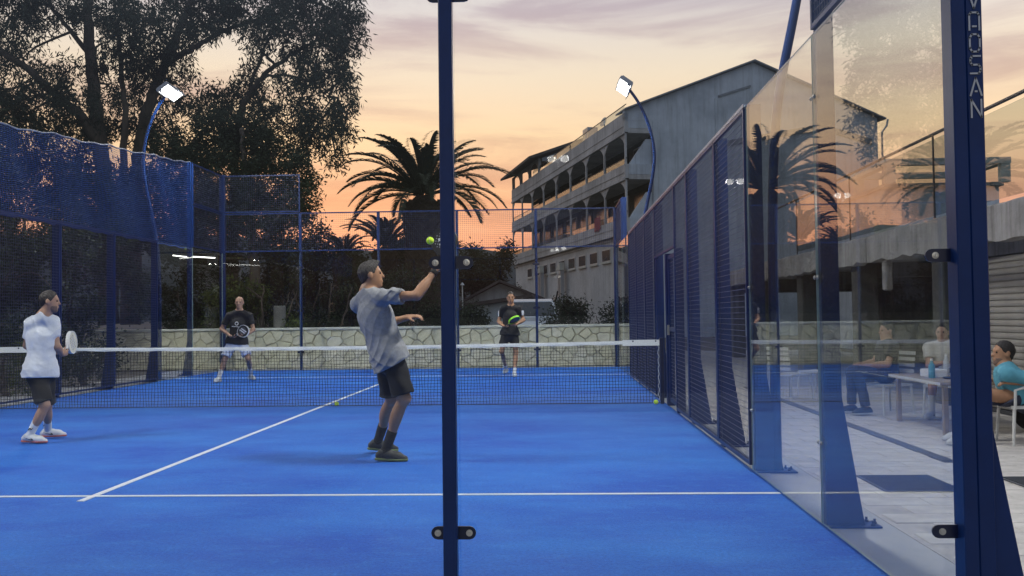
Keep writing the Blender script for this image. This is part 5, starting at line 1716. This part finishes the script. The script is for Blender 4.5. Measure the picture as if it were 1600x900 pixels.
def racket(label, grip, axis, normal, body, rim, S=1.0, art=None, holes=True):
    """padel bat: solid face with holes, rim, throat and wrapped handle. grip: middle of the handle"""
    ax = _unit(axis); n = _unit(np.asarray(normal) - ax * np.dot(normal, ax)); s = np.cross(ax, n)
    root = thing('racket', grip - ax * .07, label, 'racket', 'padel rackets')
    m_ = MB(); m_.tube([grip - ax * .07, grip - ax * .066, grip + ax * .065], [.019, .0155, .0155], 10); m_.build('handle', 'racket_black', root)
    m_ = MB()
    for k in range(9): 
        c = grip + ax * (-.06 + .0145 * k); m_.tube([c, c + ax * .006], .0168, 10)
    m_.build('grip_wrap', 'racket_black', root)
    c0 = grip + ax * .205
    def outline(r, m=28):
        out = []
        for k in range(m):
            a = 2 * math.pi * k / m; x, y = math.cos(a), math.sin(a)
            out.append((x * .128 * r * (1 if x > 0 else 1.02 + .02 * (1 - abs(y))), y * .130 * r * (1 if x > 0 else 1 - .18 * x * x)))
        return out
    m_ = MB(); po = outline(.93)
    m_.prism([c0 + ax * x + s * y - n * .015 for x, y in po], n * .03)
    fc = m_.build('face', body, root)
    ro, ri = outline(1.0), outline(.925); k = len(ro)
    vs, fs = [], []
    for zz in (-.019, .019):
        vs += [c0 + ax * x + s * y + n * zz for x, y in ro] + [c0 + ax * x + s * y + n * zz for x, y in ri]
    for i in range(k):
        j = (i + 1) % k
        fs += [(i, k + i, k + j, j), (2 * k + i, 2 * k + j, 3 * k + j, 3 * k + i), (i, j, 2 * k + j, 2 * k + i), (k + i, 3 * k + i, 3 * k + j, k + j)]
    link_mesh('rim', vs, fs, rim, root)
    m_ = MB()
    for e in (-1, 1): m_.tube([grip + ax * .06 + s * e * .008, grip + ax * .085 + s * e * .03, c0 - ax * .095 + s * e * .06], [.013, .012, .014], 8)
    m_.build('throat', rim, root)
    if holes:
        m_ = MB()
        for a in range(-3, 4):
            for b in range(-3, 4):
                x, y = a * .024 + .012, b * .024
                if x * x + y * y < .0068:
                    for e in (-1, 1): m_.lathe(c0 + ax * x + s * y + n * e * .0151, n * e, [(0, .0062), (.0004, .0062), (.0005, .001)], 7)
        m_.build('holes', 'mark_black' if body != 'racket_black' else 'lamp_case', fc, kind='stuff')
    if art:
        for k, (x0, y0, x1, y1, w) in enumerate(art):
            for e in (-1, 1):
                p, q = c0 + ax * x0 + s * y0 + n * e * .0162, c0 + ax * x1 + s * y1 + n * e * .0162
                m_ = MB(); t = _unit(q - p); m_.obox((p + q) / 2, (q - p) / 2, np.cross(n, t) * w, n * .0006); m_.build('painted_stripe', 'mark_white' if body != 'neon_green' else 'mark_black', fc)
    return root

# ------------------------------------------------------------------ player in grey, hitting the ball
Y0 = at(610, 722, Z=0)[1]
def G(u, v, dy=0.0): return at(u, v, Y=Y0 + dy)
def ground_ankle(u, vsole, hgt=.085, lift=0.0):
    g = at(u, vsole, Z=lift); return g + V(0, 0, hgt)
J = dict(head=G(580, 430, .03), neck=G(575, 458, .04), sho_r=G(597, 464, -.12), sho_l=G(560, 475, .19), elb_r=G(651, 462, -.20), wri_r=G(679, 424, -.10),
         elb_l=G(596, 508, .36), wri_l=G(636, 496, .30), hip_r=G(613, 556, -.07), hip_l=G(603, 556, .11), knee_r=G(631, 622, -.04), ank_r=ground_ankle(602, 721), knee_l=G(612, 622, .28), ank_l=ground_ankle(590, 705, lift=.012),
         toe_r=V(1, .0, -.04), toe_l=V(1, .25, -.10))
person('man in grey shirt and black shorts hitting the ball in the air', J, dict(S=.98, h=.0095, skin='skin_tan', hair='hair_grey', tuft=True, shirt='shirt_grey', pants='shorts_black', sock='sock_black', sock_len=.40,
       shoe='shoe_black', sole='sole_green', lace='mark_white', face=V(1, .25, .22), hup=V(-.12, 0, 1), loose=1.06, hem=.085, hem_side=-.0, hem_tilt=.22, short_len=.90, flare=1.08, fold=.016, seed=3, bulk=1.06, sleeve=.58,
       hand_r=(V(.35, .1, .75), V(.2, .9, .1), 1.15), hand_l=(V(1, -.2, .12), V(0, .3, -1), .45)))
q = J['grip_r']
racket('black padel racket swung by the man in grey, half behind the post', q, V(.22, .05, 1), V(.35, .9, 0), 'racket_black', 'racket_black', art=[(.06, -.05, .0, .05, .012), (.02, -.06, -.04, .03, .008)])
wb = thing('wrist_band', J['wri_r'], 'black wrist band on the raised arm of the man in grey', 'wrist band')
t_ = _unit(J['wri_r'] - J['elb_r']); m_ = MB(); m_.lathe(J['wri_r'] - t_ * .03, t_, [(0, .033), (.004, .0345), (.036, .0335), (.04, .032)], 14); m_.build('band', 'sock_black', wb, smooth=True)
A = J['_ax']; c_ = J['knee_r'] + (J['hip_r'] - J['knee_r']) * .2
m_ = MB(); m_.obox(c_ + V(.055, -.085, .0), V(.008, .004, 0), V(0, .001, 0), V(0, 0, .012)); m_.build('logo', 'mark_white', J['_shorts'])

# ------------------------------------------------------------------ player in white, left edge
Y0 = at(60, 692, Z=0)[1]
J = dict(head=G(78, 471, .0), neck=G(69, 494, .0), sho_r=G(83, 503, .08), sho_l=G(49, 506, -.02), elb_r=G(88, 541, .06), wri_r=G(96, 553, .24),
         elb_l=G(42, 540, .12), wri_l=G(80, 552, .30), hip_r=G(72, 580, .05), hip_l=G(55, 580, -.03), knee_r=G(73, 634, .16), ank_r=ground_ankle(75, 685), knee_l=G(70, 633, -.06), ank_l=ground_ankle(46, 693.5),
         toe_r=V(.85, .3, .0), toe_l=V(1, .1, -.05))
person('man in white shirt and black shorts waiting at the left edge', J, dict(S=.90, h=.0105, skin='skin', hair='hair_dark', beard='stubble', shirt='shirt_white', pants='shorts_black', sock='sock_white', sock_len=.50,
       shoe='shoe_white', sole='sole_red', stripe='mark_black', face=V(1, .35, .02), hup=V(.06, 0, 1), loose=.94, hem=.075, short_len=.92, flare=1.05, fold=.012, seed=5, bulk=.93, sleeve=.62,
       hand_r=(V(.25, .9, .1), V(-.9, .2, .2), .9), hand_l=(V(.7, .6, .0), V(.2, .2, .9), .7)))
racket('pale padel racket held in front by the man in white', J['grip_r'] + V(.0, .02, .0), V(-.12, .85, .5), V(.9, .25, .1), 'stone_c', 'racket_white', S=.9, art=[(.05, -.06, .05, .06, .006), (.0, -.08, .0, .08, .006), (-.05, -.06, -.05, .06, .006)])
for q in 'rl':
    an, kn = J['ank_' + q], J['knee_' + q]; c_ = an + (kn - an) * .22
    m_ = MB(); m_.tube([c_ + V(-.028, -.042, -.008), c_ + V(-.01, -.047, .012), c_ + V(.012, -.047, .002), c_ + V(.026, -.042, .018)], [.003, .008, .006, .002], 5); m_.build('sock_logo', 'mark_black', J['_root'])

# ------------------------------------------------------------------ bald player, far side
Y0 = at(368, 596, Z=0)[1]
J = dict(head=G(374, 473, -.02), neck=G(374, 487), sho_r=G(358, 494, .0), sho_l=G(390, 494, .02), elb_r=G(346, 514, .04), wri_r=G(361, 526, -.22), elb_l=G(396, 515, .0), wri_l=G(382, 525, -.26),
         hip_r=G(362, 535), hip_l=G(378, 535), knee_r=G(351, 562, -.10), ank_r=ground_ankle(342, 597), knee_l=G(388, 560, -.06), ank_l=ground_ankle(392, 593),
         toe_r=V(-.15, -1, 0), toe_l=V(.65, -.75, 0))
person('bald man in black shirt and white shorts ready behind the net', J, dict(S=.98, hs=1.1, h=.013, skin='skin', shirt='shirt_black', pants='shorts_white', sock='sock_white', sock_len=.45,
       shoe='shoe_white', sole='sole_white', face=V(.12, -1, -.05), hup=V(0, 0, 1), loose=1.05, hem=.04, short_len=.80, flare=1.12, fold=.007, seed=7,
       hand_r=(V(.8, -.5, -.1), V(.1, .3, .9), .8), hand_l=(V(-.8, -.4, .0), V(0, .3, .9), .8)))
racket('white rimmed black padel racket held by the bald man', J['grip_r'] + V(.02, -.03, .0), V(.86, -.05, .42), V(.1, -1, .25), 'racket_black', 'racket_white', art=[(-.05, -.06, .02, .06, .012), (-.01, -.07, .06, .05, .012)])
A = J['_ax']; c_ = A['chest'] + A['cf'] * .148 + A['up'] * .03
m_ = MB(); m_.tube([c_ + .032 * (A['srx'] * math.cos(k * .5236) + A['up'] * math.sin(k * .5236)) for k in range(13)], .009, 5, caps=False); m_.build('chest_emblem', 'mark_white', J['_shirt'])
m_ = MB()
for k in range(9): m_.obox(c_ - A['up'] * .065 + A['srx'] * (.022 * (k - 4)), A['srx'] * .007, A['cf'] * .003, A['up'] * (.008 if k % 3 else .011))
m_.build('chest_lettering', 'mark_white', J['_shirt'])

# ------------------------------------------------------------------ player in black, far right
Y0 = at(797, 588, Z=0)[1]
J = dict(head=G(798, 465, -.02), neck=G(798, 479), sho_r=G(786, 483), sho_l=G(810, 483, .02), elb_r=G(779, 502, .02), wri_r=G(787, 510, -.22), elb_l=G(818, 500, .0), wri_l=G(805, 508, -.24),
         hip_r=G(790, 522), hip_l=G(803, 522), knee_r=G(784, 549, -.08), ank_r=ground_ankle(791, 583, lift=.02), knee_l=G(806, 551, -.06), ank_l=ground_ankle(804, 589),
         toe_r=V(-.3, -1, -.05), toe_l=V(.1, -1, 0))
person('man all in black waiting behind the net in front of the van', J, dict(S=.92, hs=1.14, h=.013, skin='skin_tan', hair='hair_dark', shirt='shirt_black', pants='shorts_black', sock='sock_white', sock_len=.25,
       shoe='shoe_white', sole='sole_white', face=V(.02, -1, .1), hup=V(0, 0, 1), loose=1.0, hem=.03, short_len=.72, flare=1.12, fold=.006, seed=9,
       hand_r=(V(.6, -.6, -.1), V(.2, .3, .9), .8), hand_l=(V(-.8, -.4, .0), V(0, .3, .9), .8)))
racket('black racket with a neon green edge held by the man in black', J['grip_r'] + V(.01, -.03, .01), V(.62, -.25, .45), V(.85, -.5, -.1), 'racket_black', 'neon_green')
m_ = MB(); q = J['sho_l'] + (J['elb_l'] - J['sho_l']) * .35; m_.obox(q + V(.055, -.055, 0), V(.022, .022, 0), V(.003, -.003, 0), V(0, 0, .05)); m_.build('sleeve_patch', 'mark_white', J['_shirt'])
m_ = MB(); q = J['sho_r'] + (J['elb_r'] - J['sho_r']) * .35; m_.obox(q + V(-.06, -.05, 0), V(.008, -.012, 0), V(.003, .003, 0), V(0, 0, .06)); m_.build('sleeve_patch', 'mark_white', J['_shirt'])

# ------------------------------------------------------------------ spectators at the table
def chair(label, c, yaw, arms=True):
    root = thing('plastic_chair', (c[0], c[1], 0), label, 'chair', 'white chairs round the table')
    ca, sa = math.cos(yaw), math.sin(yaw)
    f = V(ca, sa, 0); s = V(-sa, ca, 0); o = V(c[0], c[1], 0)
    P = lambda x, y, z: o + f * x + s * y + V(0, 0, z)
    m_ = MB(); m_.obox(P(0, 0, .365), f * .22, s * .22, V(0, 0, .014)); m_.build('seat', 'chair_white', root)
    m_ = MB()
    for k in range(5): m_.obox(P(-.235 - .02 * k * .5, 0, .46 + .075 * k), f * .012, s * .21, V(0, 0, .022))
    m_.build('backrest', 'chair_white', root)
    for a, b in ((.2, .2), (.2, -.2), (-.21, .2), (-.21, -.2)):
        m_ = MB(); m_.tube([P(a * 1.12, b * 1.12, .0), P(a, b, .35)], [.013, .016], 8); m_.build('leg', 'chair_white', root)
    if arms:
        for b in (1, -1):
            m_ = MB(); m_.tube([P(.2, b * .225, .35), P(.2, b * .24, .53), P(.12, b * .245, .555), P(-.2, b * .24, .56), P(-.26, b * .225, .76)], .014, 8); m_.build('armrest', 'chair_white', root)
    return root
def S3(x, y, z): return V(x, y, z)
# man in turquoise, right edge
cx, cy = 7.97, 5.55
chair('white armchair under the man in turquoise at the right edge', (cx, cy), math.pi - .1)
J = dict(head=at(1567, 552, Y=cy), neck=at(1571, 574, Y=cy), sho_r=at(1571, 584, Y=cy + .18), sho_l=at(1573, 584, Y=cy - .18), elb_r=S3(cx + .06, cy + .27, .60), wri_r=S3(cx - .20, cy + .20, .60),
         elb_l=S3(cx + .06, cy - .27, .60), wri_l=S3(cx - .20, cy - .18, .60), hip_r=S3(cx - .06, cy + .09, .44), hip_l=S3(cx - .06, cy - .09, .44),
         knee_r=S3(cx - .48, cy + .12, .47), knee_l=S3(cx - .46, cy - .12, .48), ank_r=S3(cx - .56, cy + .16, .085), ank_l=S3(cx - .66, cy - .14, .085), toe_r=V(-1, .1, 0), toe_l=V(-1, -.1, 0))
person('man in turquoise shirt seated in a white chair at the right edge', J, dict(S=.95, h=.012, skin='skin_tan', hair='hair_dark', beard='stubble', shirt='shirt_blue', pants='jeans', sock='sock_white', sock_len=.4, shoe='shoe_white', sole='sole_white', stripe='mark_black',
       face=V(-1, -.05, .02), hup=V(.05, 0, 1), hem=.0, short_len=.9, fold=.006, seed=11, group='spectators at the table'))
# low table
tx, ty = 7.86, 6.85
tb_ = thing('low_table', (tx, ty, 0), 'low wooden table with thin edge behind the side glass', 'table')
m_ = MB(); m_.bbox(tx - .5, tx + .5, ty - .75, ty + .75, .52, .555, .006); m_.build('table_top', 'table_wood', tb_)
m_ = MB(); m_.box(tx - .505, tx - .5005, ty - .745, ty + .745, .524, .551); m_.build('pale_edge', 'chair_white', tb_)
for a in (-1, 1):
    for b in (-1, 1):
        m_ = MB(); m_.bbox(tx + a * .42 - .025, tx + a * .42 + .025, ty + b * .66 - .025, ty + b * .66 + .025, .0, .518, .004); m_.build('leg', 'table_wood', tb_)
bx_ = thing('white_box', (tx - .2, ty + .1, .556), 'small white box on the low table', 'box')
m_ = MB(); m_.bbox(tx - .32, tx - .12, ty, ty + .26, .556, .64, .004); m_.build('carton', 'mark_white', bx_)
cp_ = thing('black_cap', (tx - .15, ty - .35, .556), 'black cap with white curved mark on the low table', 'cap')
b_ = Body(); b_.ell((tx - .1, ty - .38, .565), (V(1, 0, 0), V(0, 1, 0), V(0, 0, 1)), (.10, .12, .085), .02); b_.ell((tx - .17, ty - .22, .565), (V(1, 0, 0), V(0, 1, 0), V(0, 0, 1)), (.09, .10, .015), .03); b_.cut((0, 0, .5565), (0, 0, -1))
smooth_obj('crown', b_, .01, 'mark_black', cp_)
m_ = MB(); m_.tube([(tx - .195, ty - .47, .62), (tx - .205, ty - .42, .595), (tx - .205, ty - .36, .60), (tx - .185, ty - .27, .625)], [.002, .008, .007, .001], 5); m_.build('curved_mark', 'mark_white', cp_)
for k, (bx2, by2, hh, cm) in enumerate(((tx + .05, ty + .45, .24, 'van_white'), (tx - .33, ty - .1, .21, 'shirt_blue'))):
    bt = thing('water_bottle', (bx2, by2, .556), ('clear pale water bottle at the far end of the low table', 'blue water bottle near the pale table edge')[k], 'bottle')
    m_ = MB(); m_.lathe((bx2, by2, .556), (0, 0, 1), [(0, .030), (.004, .034), (hh * .62, .034), (hh * .78, .018), (hh * .9, .013)], 14); m_.build('bottle_body', cm, bt, smooth=True)
    m_ = MB(); m_.lathe((bx2, by2, .556 + hh * .9), (0, 0, 1), [(0, .015), (.022, .015), (.024, .0)], 12); m_.build('cap', 'mark_white', bt)
bg = thing('sports_bag', (8.45, 6.3, 0), 'dark sports bag on the paving beside the low table', 'bag')
b_ = Body(); b_.cone((8.45, 6.02, .14), (8.45, 6.55, .14), .13, .13, .03); b_.cut((0, 0, .008), (0, 0, -1)); smooth_obj('bag_body', b_, .018, 'shorts_black', bg)
m_ = MB(); m_.tube(spline([(8.37, 6.15, .26), (8.36, 6.2, .36), (8.36, 6.36, .36), (8.37, 6.42, .26)], 5), .012, 6); m_.build('bag_strap', 'jeans', bg)
# seated man with bare legs beyond the table corner
cx, cy = 8.25, 8.2
chair('white chair under the man in the pale shirt behind the table', (cx, cy), -math.pi / 2 - .5, False)
J = dict(head=S3(cx - .02, cy - .02, 1.02), neck=S3(cx, cy, .87), sho_r=S3(cx - .19, cy - .02, .83), sho_l=S3(cx + .17, cy - .06, .83), elb_r=S3(cx - .24, cy - .14, .62), wri_r=S3(cx - .14, cy - .34, .66), elb_l=S3(cx + .2, cy - .2, .62), wri_l=S3(cx + .08, cy - .4, .66),
         hip_r=S3(cx - .1, cy - .02, .51), hip_l=S3(cx + .09, cy - .05, .51), knee_r=S3(cx - .30, cy - .42, .52), knee_l=S3(cx - .04, cy - .5, .53), ank_r=S3(cx - .36, cy - .48, .085), ank_l=S3(cx - .14, cy - .62, .085), toe_r=V(-.6, -.8, 0), toe_l=V(-.5, -.85, 0))
person('man in pale shirt seated behind the low table', J, dict(S=.92, h=.014, skin='skin', hair='hair_grey', shirt='shirt_beige', pants='shorts_black', sock='sock_white', sock_len=.45, shoe='shoe_white', sole='sole_white', stripe='mark_black',
       face=V(-.55, -.8, 0), hup=V(0, 0, 1), hem=.0, short_len=.8, fold=.006, seed=13, group='spectators at the table'))
# person in jeans on the far side of the table
cx, cy = 7.62, 8.45
chair('white chair under the person in jeans left of the table', (cx, cy), math.pi + .35, False)
J = dict(head=S3(cx + .02, cy, 1.04), neck=S3(cx + .02, cy, .89), sho_r=S3(cx + .02, cy + .18, .85), sho_l=S3(cx + .04, cy - .18, .85), elb_r=S3(cx - .06, cy + .25, .63), wri_r=S3(cx - .28, cy + .12, .62), elb_l=S3(cx - .06, cy - .25, .63), wri_l=S3(cx - .28, cy - .14, .62),
         hip_r=S3(cx, cy + .09, .51), hip_l=S3(cx, cy - .09, .51), knee_r=S3(cx - .42, cy + .02, .53), knee_l=S3(cx - .42, cy - .2, .54), ank_r=S3(cx - .44, cy + .0, .085), ank_l=S3(cx - .34, cy - .26, .085), toe_r=V(-1, -.25, 0), toe_l=V(-1, -.2, 0))
person('person in jeans and dark shirt seated left of the low table', J, dict(S=.92, h=.014, skin='skin', hair='hair_dark', shirt='shirt_black', pants='jeans', long=True, shoe='shoe_black', sole='sole_white',
       face=V(-1, -.2, 0), hup=V(0, 0, 1), hem=.0, fold=.006, seed=17, group='spectators at the table'))
for k, (x, y, a) in enumerate(((6.95, 10.6, .6), (7.55, 11.3, 2.2))):
    chair(('empty white chair standing nearest the mesh wall beyond the table', 'empty white chair furthest from the picture beyond the table')[k], (x, y), a, False)
